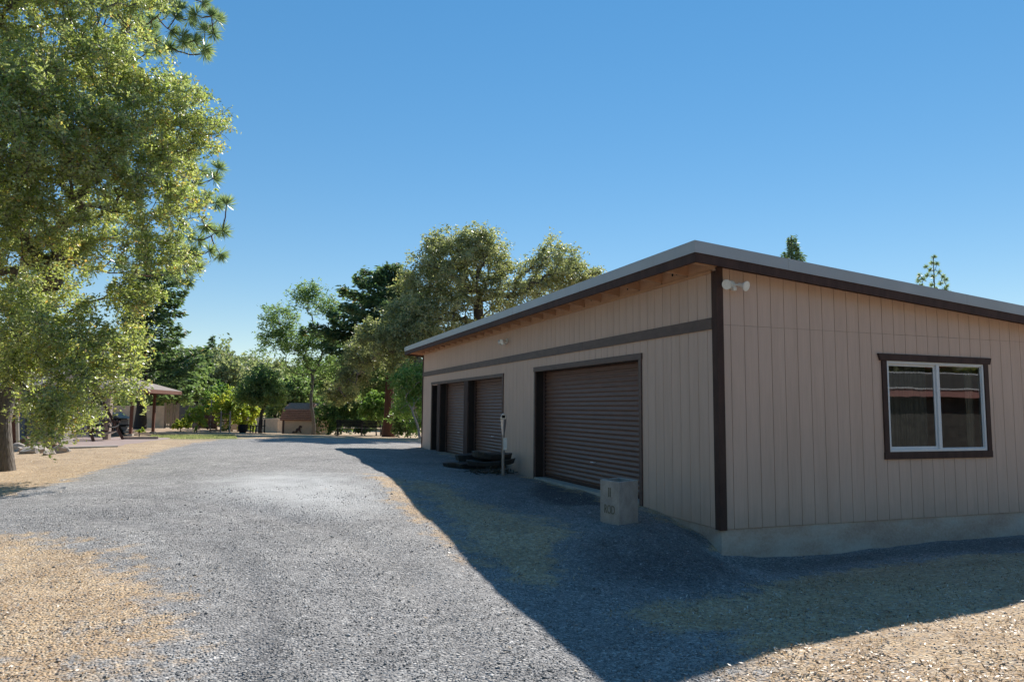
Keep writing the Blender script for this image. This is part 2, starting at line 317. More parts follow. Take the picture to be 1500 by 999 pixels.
def groundmat():
    m,nt,b=newmat('ground_surface'); p=pos(nt)
    def at(n): return N(nt,'ShaderNodeAttribute',attribute_name=n).outputs['Fac']
    v1=voro(nt,p,52);v2=voro(nt,p,120)
    r1=N(nt,'ShaderNodeSeparateColor');nt.links.new(v1.outputs['Color'],r1.inputs[0]);r2=N(nt,'ShaderNodeSeparateColor');nt.links.new(v2.outputs['Color'],r2.inputs[0])
    g1_=ramp(nt,r1.outputs[0],[(0,(.07,.07,.073)),(.3,(.17,.168,.168)),(.65,(.26,.26,.262)),(.9,(.36,.355,.345)),(1,(.62,.61,.6))])
    g2_=ramp(nt,r2.outputs[0],[(0,(.08,.08,.085)),(.5,(.22,.218,.22)),(1,(.42,.41,.40))])
    gr=mixc(nt,.45,g1_,g2_)
    big=noise(nt,p,.55,5,.6); gr=mixc(nt,.55,gr,ramp(nt,big,[(.3,(.52,.515,.51)),(.5,(.74,.73,.715)),(.7,(1,.975,.94))]),'MULTIPLY')
    mid=noise(nt,p,3.2,6,.7); gr=mixc(nt,.5,gr,ramp(nt,mid,[(.35,(.58,.57,.57)),(.62,(1,1,1))]),'MULTIPLY')
    gr=mixc(nt,1.,gr,(1.52,1.48,1.43),'MULTIPLY')
    gr=mixc(nt,math_(nt,'MULTIPLY',at('pale'),math_(nt,'MULTIPLY',mid,1.6),clamp=True),gr,(.50,.495,.48))
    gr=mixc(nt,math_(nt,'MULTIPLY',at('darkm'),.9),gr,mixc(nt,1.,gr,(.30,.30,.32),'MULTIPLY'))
    gr=mixc(nt,math_(nt,'MULTIPLY',at('rut'),.5),gr,mixc(nt,1.,gr,(.62,.63,.66),'MULTIPLY'))
    # straw / dry leaf ground
    s1=voro(nt,pos(nt,(1,.6,1)),38);r3=N(nt,'ShaderNodeSeparateColor');nt.links.new(s1.outputs['Color'],r3.inputs[0])
    sn=noise(nt,p,26,5,.75); sb=noise(nt,p,1.7,5,.6)
    sc=ramp(nt,sn,[(.3,(.26,.155,.08)),(.45,(.52,.35,.185)),(.6,(.7,.50,.285)),(.75,(.86,.69,.46))])
    sc=mixc(nt,.4,sc,ramp(nt,r3.outputs[0],[(0,(.2,.12,.06)),(.4,(.47,.31,.17)),(.8,(.67,.49,.3)),(1,(.8,.69,.52))]))
    sc=mixc(nt,.5,sc,ramp(nt,sb,[(.35,(.62,.56,.52)),(.6,(1,1,1))]),'MULTIPLY')
    e=noise(nt,p,2.6,9,.72); k=math_(nt,'ADD',at('straw'),math_(nt,'MULTIPLY',math_(nt,'SUBTRACT',e,.5),2.1))
    k=math_(nt,'MULTIPLY_ADD',k,3.2,-1.25,clamp=True)
    k2=math_(nt,'MULTIPLY',k,1.15,clamp=True)
    fine=noise(nt,p,34,3,.7); k2=math_(nt,'MULTIPLY',k2,math_(nt,'MULTIPLY_ADD',fine,2.2,-.35,clamp=True))
    col=mixc(nt,k2,gr,sc)
    dn=noise(nt,p,.8,5); dc=ramp(nt,dn,[(.35,(.34,.235,.165)),(.65,(.46,.34,.24))]); col=mixc(nt,math_(nt,'MULTIPLY',at('dirt'),.85),col,dc)
    ln=noise(nt,p,1.5,6,.7); lc=ramp(nt,ln,[(.35,(.08,.10,.035)),(.55,(.15,.16,.06)),(.68,(.33,.27,.15))]); col=mixc(nt,math_(nt,'MULTIPLY',at('lawn'),.95),col,lc)
    nt.links.new(col,b.inputs['Base Color']); b.inputs['Roughness'].default_value=.88; b.inputs['Specular IOR Level'].default_value=.25
    h=math_(nt,'ADD',math_(nt,'MULTIPLY',v1.outputs['Distance'],-1.),math_(nt,'MULTIPLY',sn,.6)); bump(nt,b,h,.75,.02)
    return m
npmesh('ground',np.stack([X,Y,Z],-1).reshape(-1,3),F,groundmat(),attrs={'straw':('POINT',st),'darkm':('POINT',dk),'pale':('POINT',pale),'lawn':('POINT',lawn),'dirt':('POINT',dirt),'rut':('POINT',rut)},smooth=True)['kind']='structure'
def gzn(x,y):
    n=np.exp(-((x+4)**2+(y-2)**2)/900)
    return gz(x,y)+.10*pmask(PL["moundGravel"],x,y,.5)*(.3+.9*vnoise(x,y,2.2,40)+.35*vnoise(x,y,6,41))*(x<-.25)+n*((vnoise(x,y,1.1,1)-.5)*.05+(vnoise(x,y,3.5,2)-.5)*.022+(vnoise(x,y,8,3)-.5)*.012)
rng=np.random.default_rng(11)
def seen(x,y,z=0,mar=1.03):
    d=np.stack([x-CP[0],y-CP[1],z-CP[2]+0*x],-1);D=d@FW;u=(d@RT)/D*FOC;v=-(d@UP)/D*FOC
    return (D>.5)&(np.abs(u)<750*mar)&(v<500*mar),D
def scatter(n,dmin,dmax,seed):
    r=np.random.default_rng(seed); D=dmin*(dmax/dmin)**r.random(n); a=np.arctan2(FW[0],FW[1])+(r.random(n)-.5)*R_(76)
    return CP[0]+np.sin(a)*D,CP[1]+np.cos(a)*D,D
def quads(C,A,Bv):
    V=np.stack([C-A,C-Bv*.9+A*.1,C+A,C+Bv*.9+A*.1],1).reshape(-1,3); n=len(C); return V,np.arange(4*n).reshape(n,4)
def rdir(n,r):
    v=r.normal(size=(n,3)); return v/np.linalg.norm(v,axis=1,keepdims=True)
def outside(x,y): return ~((x>-.03)&(x<9.3)&(y>-.03)&(y<15.6))
def do_pebbles():
    x,y,D=scatter(90000,2.6,12,3); st,dk,pl,lw,dt=masks(x,y)
    k=outside(x,y)&(rng.random(len(x))>st*.75)&(vnoise(x,y,2.3,9)+.35*rng.random(len(x))>.42); x,y,D=x[k],y[k],D[k]; n=len(x)
    s=(.003+.006*rng.random(n)**2)*(1+(rng.random(n)>.985)*1.0+.5*(pmask(PL['moundGravel'],x,y,.3)))
    O=np.array([(1,0,0),(0,1,0),(-1,0,0),(0,-1,0),(0,0,1),(0,0,-1)],float)
    a=rng.random(n)*6.283;ca,sa=np.cos(a),np.sin(a)
    V=O[None]*(.7+.6*rng.random((n,6,1)))*s[:,None,None]*np.array([1.3,.9,.6]); V=np.stack([V[...,0]*ca[:,None]-V[...,1]*sa[:,None],V[...,0]*sa[:,None]+V[...,1]*ca[:,None],V[...,2]],-1)
    V+=np.stack([x,y,gzn(x,y)+s*.3],-1)[:,None]
    T=np.array([(0,1,4),(1,2,4),(2,3,4),(3,0,4),(1,0,5),(2,1,5),(3,2,5),(0,3,5)])
    Fc=(T[None]+6*np.arange(n)[:,None,None]).reshape(-1,3)
    o=npmesh('gravel',V.reshape(-1,3),Fc,L['peb'],attrs={'tone':('FACE',np.repeat(rng.random(n)*(1-.6*pmask(PL['moundGravel'],x,y,.4)*(rng.random(n)<.93)),8))}); tag(o,'loose grey gravel stones scattered over the driveway','gravel',kind='stuff')
do_pebbles()
def do_litter():
    x,y,D=scatter(150000,2.6,24,5); st,dk,pl,lw,dt=masks(x,y)
    dens=np.clip(st*1.15-.12,0.012,1)*np.where((vnoise(x,y,1.6,21)*.6+vnoise(x,y,5,22)*.4)>.42,1,.25)
    k=outside(x,y)&(rng.random(len(x))<dens*np.where(x<-5,.42,.6))&(y<22); x,y,D=x[k],y[k],D[k];n=len(x)
    ln=np.where(x<-5,.008,.010)+.010*rng.random(n)**1.4; a=rng.random(n)*6.283; tl=rng.normal(size=n)*.35
    A=np.stack([np.cos(a),np.sin(a),tl],-1)*ln[:,None]; Bv=np.stack([-np.sin(a),np.cos(a),rng.normal(size=n)*.35],-1)*(ln*.38)[:,None]
    V,Fc=quads(np.stack([x,y,gzn(x,y)+.008+.008*rng.random(n)],-1),A,Bv)
    o=npmesh('leaf_litter',V,Fc,L['litter'],attrs={'tone':('FACE',np.clip(rng.random(n)**1.1,0,1))}); tag(o,'dry tan and pale fallen leaves scattered over the straw patches','leaf litter',kind='stuff')
do_litter()
def do_grass():
    x,y,D=scatter(90000,2.6,16,8); st,dk,pl,lw,dt=masks(x,y)
    cl=vnoise(x,y,4.5,31)*.6+vnoise(x,y,11,32)*.4
    dens=np.where(x>-3.6,np.clip(st*1.3-.2,0,1),.18*st)
    k=outside(x,y)&(rng.random(len(x))<dens)&(cl>.5); x,y,D=x[k],y[k],D[k];n=len(x)
    h=.012+.03*rng.random(n)**2+(rng.random(n)>.993)*.05; a=rng.random(n)*6.283
    C=np.stack([x,y,gzn(x,y)+h*.4],-1); A=np.stack([np.cos(a)*.7,np.sin(a)*.7,.55+.5*rng.random(n)],-1)*(h/1.6)[:,None]; Bv=np.stack([-np.sin(a),np.cos(a),0*a],-1)*.0022
    V,Fc=quads(C,A,Bv); o=npmesh('dry_grass',V,Fc,L['dry'],attrs={'tone':('FACE',rng.random(n))}); tag(o,'short dry straw coloured grass around the garage','grass',kind='stuff')
    x=-9.5+4.2*rng.random(16000);y=20+10.6*rng.random(16000);k=pmask(PL['lawn'],x,y,.5)>.55;x,y=x[k],y[k];n=len(x);a=rng.random(n)*6.283;h=.03+.04*rng.random(n)
    V,Fc=quads(np.stack([x,y,gz(x,y)+h*.5],-1),np.stack([.3*np.cos(a),.3*np.sin(a),1+0*a],-1)*(h/2)[:,None],np.stack([-np.sin(a),np.cos(a),0*a],-1)*.012)
    o=npmesh('lawn',V,Fc,L['olive'],attrs={'tone':('FACE',rng.random(n))}); tag(o,'thin strip of green lawn beyond the gravel','lawn',kind='stuff')
do_grass()
# ------------------------------------------------------------------ GARAGE
LEN=15.45; WID=9.14; RY0,RY1=-.22,16.25; RX0,RX1=-.46,9.7
def ztop(x): return 3.385-.0833*(x-RX0)
gar=empty('garage',(0,0,0),0,'long tan garage with vertical board siding, dark brown trim and three roller doors','garage')
def split(a,b,ops,z0,z1f):
    """pieces (a,b,zlo,zhi-function) of a strip a..b not covered by openings (a0,a1,z0,z1)"""
    cuts=sorted({a,b}|{o[i] for o in ops for i in(0,1) if a<o[i]<b}); out=[]
    for p,q in zip(cuts[:-1],cuts[1:]):
        if q-p<.004: continue
        m=(p+q)/2; hit=[o for o in ops if o[0]<m<o[1]]
        if not hit: out.append((p,q,z0,None))
        else:
            o=hit[0]
            if o[2]>z0: out.append((p,q,z0,o[2]))
            out.append((p,q,o[3],None))
    return out
# openings on the door wall (y0,y1,z0,z1)
OPL=[(1.86,5.83,-1,2.125),(7.79,10.38,-1,2.10),(10.74,13.18,-1,2.10),(13.52,14.18,-1,2.08)]
TOPL=3.13
def strips(start,first,step,end):
    e=[start]+list(np.arange(first,end,step))+[end]; g=.0036
    return [(e[i]+(g if i else 0),e[i+1]-(g if i<len(e)-2 else 0)) for i in range(len(e)-1)]
sd=MB();bk=MB()
for a,b in strips(.0,.21,.2032,LEN):
    for p,q,z0,z1 in split(a,b,OPL,0,None):
        z1=TOPL if z1 is None else z1
        sd.box(0,p,z0,.012,q,z1)
for p,q,z0,z1 in split(0.013,LEN-.001,OPL,-.003,None):
    bk.box(.0125,p,z0,.09,q,TOPL+.12)
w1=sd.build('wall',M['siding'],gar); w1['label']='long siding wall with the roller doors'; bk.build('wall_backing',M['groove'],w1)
# gable wall facing the camera
OPR=[(2.664,4.479,.8745,2.083)]
sd=MB();bk=MB()
def topg(x): return ztop(x)-.2
for a,b in strips(0.0,.1876,.2032,WID):
    for p,q,z0,z1 in split(a,b,OPR,0,None):
        def pc(lo,hi):
            hp,hq=(topg(p),topg(q)) if hi is None else (hi,hi)
            sd.hexa([(p,-.0,lo),(q,-.0,lo),(q,.012,lo),(p,.012,lo)],[(p,-.0,hp),(q,-.0,hq),(q,.012,hq),(p,.012,hp)])
        if z1 is None and z0<2.44: pc(z0,2.4385); pc(2.4415,None)
        else: pc(z0,z1)
for p,q,z0,z1 in split(.0905,WID-.001,OPR,-.003,None):
    hp,hq=(topg(p),topg(q)) if z1 is None else (z1,z1)
    bk.hexa([(p,.0125,z0),(q,.0125,z0),(q,.09,z0),(p,.09,z0)],[(p,.0125,hp),(q,.0125,hq),(q,.09,hq),(p,.09,hp)])
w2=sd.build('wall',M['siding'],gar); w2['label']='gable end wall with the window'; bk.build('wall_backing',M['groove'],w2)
# far end and back walls
m=MB(); m.hexa([(.0905,LEN-.09,-.4),(WID,LEN-.09,-.4),(WID,LEN,-.4),(.0905,LEN,-.4)],[(.0905,LEN-.09,topg(0)),(WID,LEN-.09,topg(WID)),(WID,LEN,topg(WID)),(.0905,LEN,topg(0))]); m.build('wall',M['siding'],gar)
m=MB(); m.box(WID-.09,.0905,-.4,WID,LEN-.0905,topg(WID)); m.build('wall',M['siding'],gar)
m=MB(); m.box(.01,.012,-.8,WID-.01,.2,-.004); m.box(.01,.2,-.8,.2,LEN-.01,-.006); m.build('foundation',M['concrete'],gar)
m=MB(); m.box(.2,.2,-.3,WID-.1,LEN-.1,.045); m.build('floor_slab',M['concrete'],gar)
# sills in front of roller doors
for o in OPL:
    m=MB(); m.box(-.035,o[0]+.003,-.3,.26,o[1]-.003,.085 if o[0]<13 else .13); m.build('door_sill',M['concpale'],gar,bevel=.006)
# corner post, bands, casings
m=MB(); m.box(-.022,-.022,-.012,.072,-.002,3.14); m.box(-.022,-.002,-.012,-.002,.088,3.10); m.build('corner_post',M['trim'],gar,bevel=.003)
m=MB(); m.box(-.022,LEN-.06,0,-.002,LEN+.015,3.1); m.build('corner_post',M['trim'],gar,bevel=.003)
m=MB(); ys_=[.0895,3.7,7.35,11.0,LEN-.062]
for a,b in zip(ys_[:-1],ys_[1:]): m.box(-.024,a,2.392,-.002,b-.003,2.532)
m.build('trim_band',M['band'],gar,bevel=.003)
m=MB(); m.box(-.026,.09,3.085,-.002,LEN-.062,3.118); m.build('frieze_strip',M['raft'],gar)
def casing(y0,y1,zt,zh,inn,left=True):
    h=MB(); h.box(-.026,y0-.02,zt,-.002,y1+.02,zh); h.build('door_header',M['band'],gar,bevel=.003)
casing(1.79,5.90,2.125,2.215,None); casing(7.72,14.26,2.102,2.178,None)
for a,b,zt in((1.785,1.86,2.125),(5.83,5.90,2.125),(7.715,7.79,2.10),(10.38,10.74,2.10),(13.18,13.52,2.10),(14.18,14.25,2.10)):
    m=MB(); m.box(-.022,a,-.02,.0005,b,zt-.002); m.build('door_casing',M['band'] if b-a<.1 else M['trim'],gar,bevel=.003)
# jamb linings
for y0,y1,_,zt in OPL:
    m=MB(); m.box(.001,y0-.012,.0,.3,y0+.001,zt); m.box(.001,y1-.001,.0,.3,y1+.012,zt); m.box(.001,y0,zt-.001,.3,y1,zt+.012); m.build('door_jamb',M['jamb'],gar)
# roller doors
def roller(y0,y1,z0,z1,lab,hz):
    V=[];Fq=[];pit=.0762;n=int((z1-z0)/pit*10);dpt=.2
    zs=np.linspace(z0+.05,z1,n+1)
    for z in zs:
        ph=(z-z0)/pit*2*math.pi; s=math.sin(ph); xx=dpt-.010*(np.sign(s)*abs(s)**.6)
        V+= [(xx,y0+.02,z),(xx,y1-.02,z),]
    for i in range(n): Fq.append((2*i+1,2*i,2*i+2,2*i+3))
    o=npmesh('roller_door',V,Fq,M['door'],gar,smooth=True); o['label']=lab
    m=MB(); m.box(dpt-.02,y0+.025,z0,dpt+.012,y1-.025,z0+.052); m.build('bottom_bar',M['trim'],o,bevel=.004)
    for a in(y0,y1-.045):
        m=MB(); m.box(dpt-.045,a+.0015,z0,dpt-.014,a+.0435,z1-.003); m.build('guide_track',M['band'],o,bevel=.003)
    m=MB(); ym=(y0+y1)/2-.15; m.bar((dpt-.05,ym-.05,hz),(dpt-.05,ym+.05,hz),.014); m.bar((dpt-.05,ym-.04,hz),(dpt-.008,ym-.04,hz),.012); m.bar((dpt-.05,ym+.04,hz),(dpt-.008,ym+.04,hz),.012); m.build('handle',M['white'],o,bevel=.002)
roller(1.86,5.83,.09,2.125,'wide brown roller door nearest the corner',.52)
roller(7.79,10.38,.09,2.10,'narrower brown roller door behind the parking meter',.75)
roller(10.74,13.18,.09,2.10,'narrower brown roller door beside the entry door',.75)
m=MB(); m.box(.16,13.53,.13,.2,14.17,2.07); dr=m.build('entry_door',M['trim'],gar,bevel=.003)
m=MB(); m.box(.152,13.62,.25,.1605,14.08,.95); m.box(.152,13.62,1.1,.1605,14.08,1.95); m.build('door_panel',M['trim'],dr,bevel=.004)
m=MB(); m.lathe((.16,13.60,1.0),[(.012,0),(.012,.03),(.028,.04),(.03,.06),(.015,.075)],12,(-1,0,0)); m.build('door_knob',M['metal'],dr,smooth=True)
# roof
def rslab(x0,x1,y0,y1,t0,t1,mb):
    mb.hexa([(x0,y0,ztop(x0)-t1),(x1,y0,ztop(x1)-t1),(x1,y1,ztop(x1)-t1),(x0,y1,ztop(x0)-t1)],[(x0,y0,ztop(x0)-t0),(x1,y0,ztop(x1)-t0),(x1,y1,ztop(x1)-t0),(x0,y1,ztop(x0)-t0)])
m=MB(); rslab(RX0+.006,RX1-.006,RY0+.006,RY1-.006,.004,.03,m)
for i in range(42):
    y=RY0+.15+i*.39
    if y<RY1: rslab(RX0+.03,RX1-.03,y,y+.03,-.02,.0035,m)
roof=m.build('roof',M['roofm'],gar)
m=MB(); rslab(RX0+.03,RX1-.03,RY0+.03,RY1-.03,.031,.05,m); m.build('roof_deck',M['raft'],roof)
def edge(name,t0,t1,inset,th,mat,proud):
    m=MB();x0,x1,y0,y1=RX0+inset,RX1-inset,RY0+inset,RY1-inset
    rslab(x0,x0+th,y0,y1,t0,t1,m); rslab(x1-th,x1,y0,y1,t0,t1,m); rslab(x0+th+.0005,x1-th-.0005,y0,y0+th,t0,t1,m); rslab(x0+th+.0005,x1-th-.0005,y1-th,y1,t0,t1,m)
    o=m.build(name,mat,gar); return o
edge('metal_fascia',-.008,.135,0,.005,M['fascia'],0)
edge('fascia_board',.0505,.245,.010,.03,M['trim'],0)
for y in (2.9,5.95,9.0,12.05):
    m=MB(); m.box(RX0-.0025,y,ztop(RX0)-.134,RX0-.0005,y+.05,ztop(RX0)+.007); m.build('fascia_joint',M['fascia'],gar)
for x in (.9,3.95,7.0):
    m=MB(); m.hexa([(x,RY0-.0025,ztop(x)-.134),(x+.05,RY0-.0025,ztop(x+.05)-.134),(x+.05,RY0-.0005,ztop(x+.05)-.134),(x,RY0-.0005,ztop(x)-.134)],[(x,RY0-.0025,ztop(x)+.007),(x+.05,RY0-.0025,ztop(x+.05)+.007),(x+.05,RY0-.0005,ztop(x+.05)+.007),(x,RY0-.0005,ztop(x)+.007)]); m.build('fascia_joint',M['fascia'],gar)
# rafters and blocking with vent holes
ry=[.002+.61*i for i in range(26)]+[LEN-.045]
for y in ry:
    m=MB();x0,x1=RX0+.041,.012
    m.hexa([(x0,y,ztop(x0)-.205),(x1,y,ztop(x1)-.205),(x1,y+.04,ztop(x1)-.205),(x0,y+.04,ztop(x0)-.205)],[(x0,y,ztop(x0)-.0505),(x1,y,ztop(x1)-.0505),(x1,y+.04,ztop(x1)-.0505),(x0,y+.04,ztop(x0)-.0505)])
    m.build('rafter',M['raft'],gar,bevel=.003)
m=MB(); hms=[]
for i,(a,b) in enumerate(zip(ry[:-1],ry[1:])):
    m.box(-.001,a+.0405,3.131,.0115,b-.0005,ztop(0)-.052)
    if i%2==1:
        for q in(-.05,.05):
            c=((a+b)/2+q); hm=MB(); hm.tube([(-.0035,c,3.215),(-.0012,c,3.215)],.022,10); hms.append(hm)
fb=m.build('frieze_board',M['raft'],gar); [h.build('vent_hole',M['dark'],fb) for h in hms]
for y in (RY0+.05,RY1-.09):
    m=MB(); m.hexa([(RX0+.05,y,ztop(RX0)-.20),(RX1-.05,y,ztop(RX1)-.20),(RX1-.05,y+.04,ztop(RX1)-.20),(RX0+.05,y+.04,ztop(RX0)-.20)],[(RX0+.05,y,ztop(RX0)-.0505),(RX1-.05,y,ztop(RX1)-.0505),(RX1-.05,y+.04,ztop(RX1)-.0505),(RX0+.05,y+.04,ztop(RX0)-.0505)]); m.build('barge_rafter',M['raft'],gar)
# window
x0,x1,z0,z1=2.664,4.479,.8745,2.083
win=MB(); f=.036
win.box(x0,-.012,z0,x0+f,.06,z1); win.box(x1-f,-.012,z0,x1,.06,z1); win.box(x0+f,-.012,z0,x1-f,.06,z0+f); win.box(x0+f,-.012,z1-f,x1-f,.06,z1)
win=win.build('window',M['white'],gar,bevel=.004)
xm=(x0+x1)/2+.03
m=MB(); m.box(xm-.028,-.006,z0+f,xm+.028,.05,z1-f); m.build('mullion',M['white'],win,bevel=.003)
def sash(a,b,y,w,nm='sash'):
    m=MB(); m.box(a,y,z0+f,a+w,y+.02,z1-f); m.box(b-w,y,z0+f,b,y+.02,z1-f); m.box(a+w,y,z0+f,b-w,y+.02,z0+f+w); m.box(a+w,y,z1-f-w,b-w,y+.02,z1-f); s=m.build(nm,M['white'],win,bevel=.002)
    m=MB(); m.add([(a+w,y+.01,z0+f+w),(b-w,y+.01,z0+f+w),(b-w,y+.01,z1-f-w),(a+w,y+.01,z1-f-w)],[(0,1,2,3)]); m.build('pane',M['glass'],s)
sash(x0+f+.001,xm-.03,.016,.03); sash(xm+.03,x1-f-.001,.006,.01)
V=[];n=120
for i in range(n+1):
    xx=x0+.05+(.84)*i/n; yy=.16+.025*math.sin(i*.42)+.008*math.sin(i*1.3); V+= [(xx,yy,z0-.1),(xx,yy,z1+.02)]
npmesh('curtain',V,[(2*i,2*i+2,2*i+3,2*i+1) for i in range(n)],M['curtain'],win,smooth=True)
V=[];n=24
for i in range(n+1):
    xx=x1-.16+(.13)*i/n; yy=.16+.02*math.sin(i*.7); V+= [(xx,yy,z0-.1),(xx,yy,z1+.02)]
npmesh('curtain',V,[(2*i,2*i+2,2*i+3,2*i+1) for i in range(n)],M['concpale'],win,smooth=True)
m=MB()
for a,b,c,d in((x0-.085,x0-.002,z0-.002,z1+.0),(x1+.002,x1+.085,z0-.002,z1+.0)): m.box(a,-.024,c,b,-.002,d)
m.box(x0-.09,-.026,z0-.095,x1+.09,-.002,z0-.0025)
m.build('window_casing',M['trim'],win,bevel=.003)
m=MB(); m.hexa([(x0-.12,-.032,z1+.0005),(x1+.12,-.032,z1+.0005),(x1+.12,-.002,z1+.0005),(x0-.12,-.002,z1+.0005)],[(x0-.15,-.032,z1+.092),(x1+.15,-.032,z1+.092),(x1+.15,-.002,z1+.092),(x0-.15,-.002,z1+.092)]); m.build('window_header',M['trim'],win,bevel=.003)
m=MB(); m.bar((x0+.1,3,2.45),(x1-.2,3,2.45),.08,.05); m.build('ceiling_tube',M['white'],gar)
# flood lights
def flood(loc,face,label):
    o=empty('flood_light',loc,0,label,'flood light','flood lights on the garage walls'); l=np.array(loc); f=np.array(face,float); s=np.cross(f,(0,0,1))
    m=MB(); m.lathe(l,[(.055,0),(.055,.02),(.03,.035)],20,f); m.build('base_plate',M['lamp'],o,smooth=True)
    for sg,tl in((-1,.15),(1,-.1)):
        c=l+f*.05; e=c+s*sg*.075+f*.03+np.array((0,0,.005*sg)); ax=f*(.95 if sg<0 else .45)+s*sg*(.25 if sg<0 else .85)+np.array((0,0,-.3)); ax/=np.linalg.norm(ax)
        m=MB(); m.tube([l+f*.03,e],.011,8); a=m.build('arm',M['lamp'],o,smooth=True)
        m=MB(); m.lathe(e-ax*.02,[(.022,0),(.026,.05),(.034,.065),(.058,.10),(.062,.115),(.056,.118),(.03,.112)],20,ax); m.build('lamp_head',M['lamp'],o,smooth=True)
    m=MB(); c=l+f*.055+np.array((0,0,-.055)); m.obox(c,s*.024,f*.026,np.array((0,0,.022))); m.build('motion_sensor',M['lamp'],o,bevel=.006)
flood((.205,-.001,2.935),(0,-1,0),'twin white flood lamps on the gable wall beside the corner post')
flood((-.001,7.5,2.87),(-1,0,0),'twin white flood lamps under the eave above the two smaller doors')
# planter block with raised letters
def planter():
    b=np.array((-1.03,.60,0.));z=g1(-.85,.75)-.06; a1=np.array((.36,.17,0));a2=np.array((-.06,.39,0)); h=.60
    o=empty('concrete_planter',(float(b[0]),float(b[1]),z),0,'square concrete planter with recessed lettering beside the nearest roller door','planter')
    b=b+np.array((0,0,z)); k=.03; u1=a1/np.linalg.norm(a1);u2=a2/np.linalg.norm(a2); H=np.array((0,0,h))
    m=MB()
    o_=[b,b+a1,b+a1+a2,b+a2]; i_=[b+(u1+u2)*.045,b+a1+(-u1+u2)*.045,b+a1+a2-(u1+u2)*.045,b+a2+(u1-u2)*.045]
    H2=np.array((0,0,h-.08))
    m.add([q for q in o_]+[q+H for q in o_]+[q+H for q in i_]+[q+H2 for q in i_],[(0,1,5,4),(1,2,6,5),(2,3,7,6),(3,0,4,7),(4,5,9,8),(5,6,10,9),(6,7,11,10),(7,4,8,11),(8,9,13,12),(9,10,14,13),(10,11,15,14),(11,8,12,15),(12,13,14,15),(3,2,1,0)])
    m.build('body',M['planter'],o,bevel=.008)
    m=MB(); c=b+(a1+a2)/2+np.array((0,0,h-.078)); m.obox(c,a1/2*.75,a2/2*.75,np.array((0,0,.004))); m.build('soil',M['brush'],o)
    # lettering on the left face (runs from far edge to near corner)
    for txt,zz,sz in(('II',.40,.17),('ROD',.20,.15)):
        cu=bpy.data.curves.new('lt','FONT'); cu.body=txt; cu.size=sz; cu.align_x='CENTER'; cu.extrude=.002; cu.space_character=1.0
        to=bpy.data.objects.new('tmp',cu); COL.objects.link(to)
        bpy.context.view_layer.update(); me=bpy.data.meshes.new_from_object(to); bpy.data.objects.remove(to)
        ex=-u2; ez=np.array((0,0,1.));en=np.cross(ex,ez); mid=b+a2*.5+np.array((0,0,zz))+en*(-.0)
        n_=np.array([-u2[1],u2[0],0]); 
        if n_@(b+a1/2-b)>0: n_=-n_
        ww=.85 if txt!='II' else 1.0
        for vtx in me.vertices:
            q=mid+ex*vtx.co.x*ww*.8+ez*vtx.co.y+n_*(.0025+vtx.co.z); vtx.co=tuple(q-np.array(o.location))
        link('lettering',me,M['letter'],o)
    m=MB(); pz=b+a1*.2+np.array((-.03,-.08,-.0)); m.obox(b+(a1+a2)*.45+np.array((-.06,-.06,.0)),a1*.62,a2*.6,np.array((0,0,.035))); m.build('foot_slab',M['concpale'],o,bevel=.01)
planter()
# parking meter
def meter():
    x,y=-.62,5.97; z=g1(x,y); o=empty('parking_meter',(x,y,z),0,'old grey parking meter on a thin post in front of the garage doors','parking meter'); l=np.array((x,y,z))
    m=MB(); m.tube([l,l+(0,0,.88)],.028,10); m.build('post',M['wood'],o,smooth=True)
    m=MB(); prof=[(.028,.78),(.034,.84),(.046,.93),(.056,1.03),(.06,1.08)]
    m.tube([l+(0,0,h) for r,h in prof],[r for r,h in prof],14); m.build('housing',M['metal'],o,smooth=True)
    m=MB(); n=12
    c=l+(0,0,1.085); F2=-FW*np.array((1,1,0)); F2/=np.linalg.norm(F2); S=np.cross(F2,(0,0,1))
    pts=[(math.cos(t)*.062,math.sin(t)*.115) for t in np.linspace(0,math.pi,n)]
    vs=[c+S*a+np.array((0,0,b))+F2*.042 for a,b in pts]+[c+S*a+np.array((0,0,b))-F2*.042 for a,b in pts]
    fs=[tuple(range(n)),tuple(range(2*n-1,n-1,-1))]+[(i,i+n,i+1+n,i+1) for i in range(n-1)]+[(n-1,2*n-1,n,0)]
    m.add(vs,fs); hd=m.build('dome',M['metal'],o,bevel=.008)
    m=MB(); m.obox(c+F2*.0435+np.array((0,0,.05)),S*.032,F2*.002,np.array((0,0,.028))); m.build('dial_window',M['dark'],o)
    m=MB(); m.obox(l-S*.035*1+np.array((0,0,.61)),S*.035,F2*.03,np.array((0,0,.115))); m.build('coin_box',M['lamp'],o,bevel=.004)
meter()
# dark slab pile behind the meter
def slab(name,c,L_,W_,T_,rz,tilt,label,seed,mat=None,curve=.0):
    r=random.Random(seed); n=14; m=MB(); top=[];bot=[]
    for k in range(n):
        a=2*math.pi*k/n; rr=1+r.uniform(-.16,.12); px=math.copysign(abs(math.cos(a))**.75,math.cos(a))*L_/2*rr; py=math.copysign(abs(math.sin(a))**.75,math.sin(a))*W_/2*rr
        zc=curve*(px/(L_/2))**2
        X_=px*math.cos(rz)-py*math.sin(rz);Y_=px*math.sin(rz)+py*math.cos(rz);zt=px*tilt
        bot.append((c[0]+X_*.93,c[1]+Y_*.93,c[2]+zt+zc)); top.append((c[0]+X_,c[1]+Y_,c[2]+T_+zt+zc+r.uniform(-.01,.01)))
    m.add(bot+top,[tuple(range(n))[::-1],tuple(range(n,2*n))]+[(k,(k+1)%n,n+(k+1)%n,n+k) for k in range(n)])
    o=m.build(name,mat or M['slab'],None,bevel=.01); return tag(o,label,'slab','dark slabs heaped behind the parking meter')
zz=g1(-.6,6.8)
slab('stone_slab',(-.62,7.6,zz-.02),1.5,.8,.16,.2,.0,'low broad dark slab at the bottom of the heap by the meter',1)
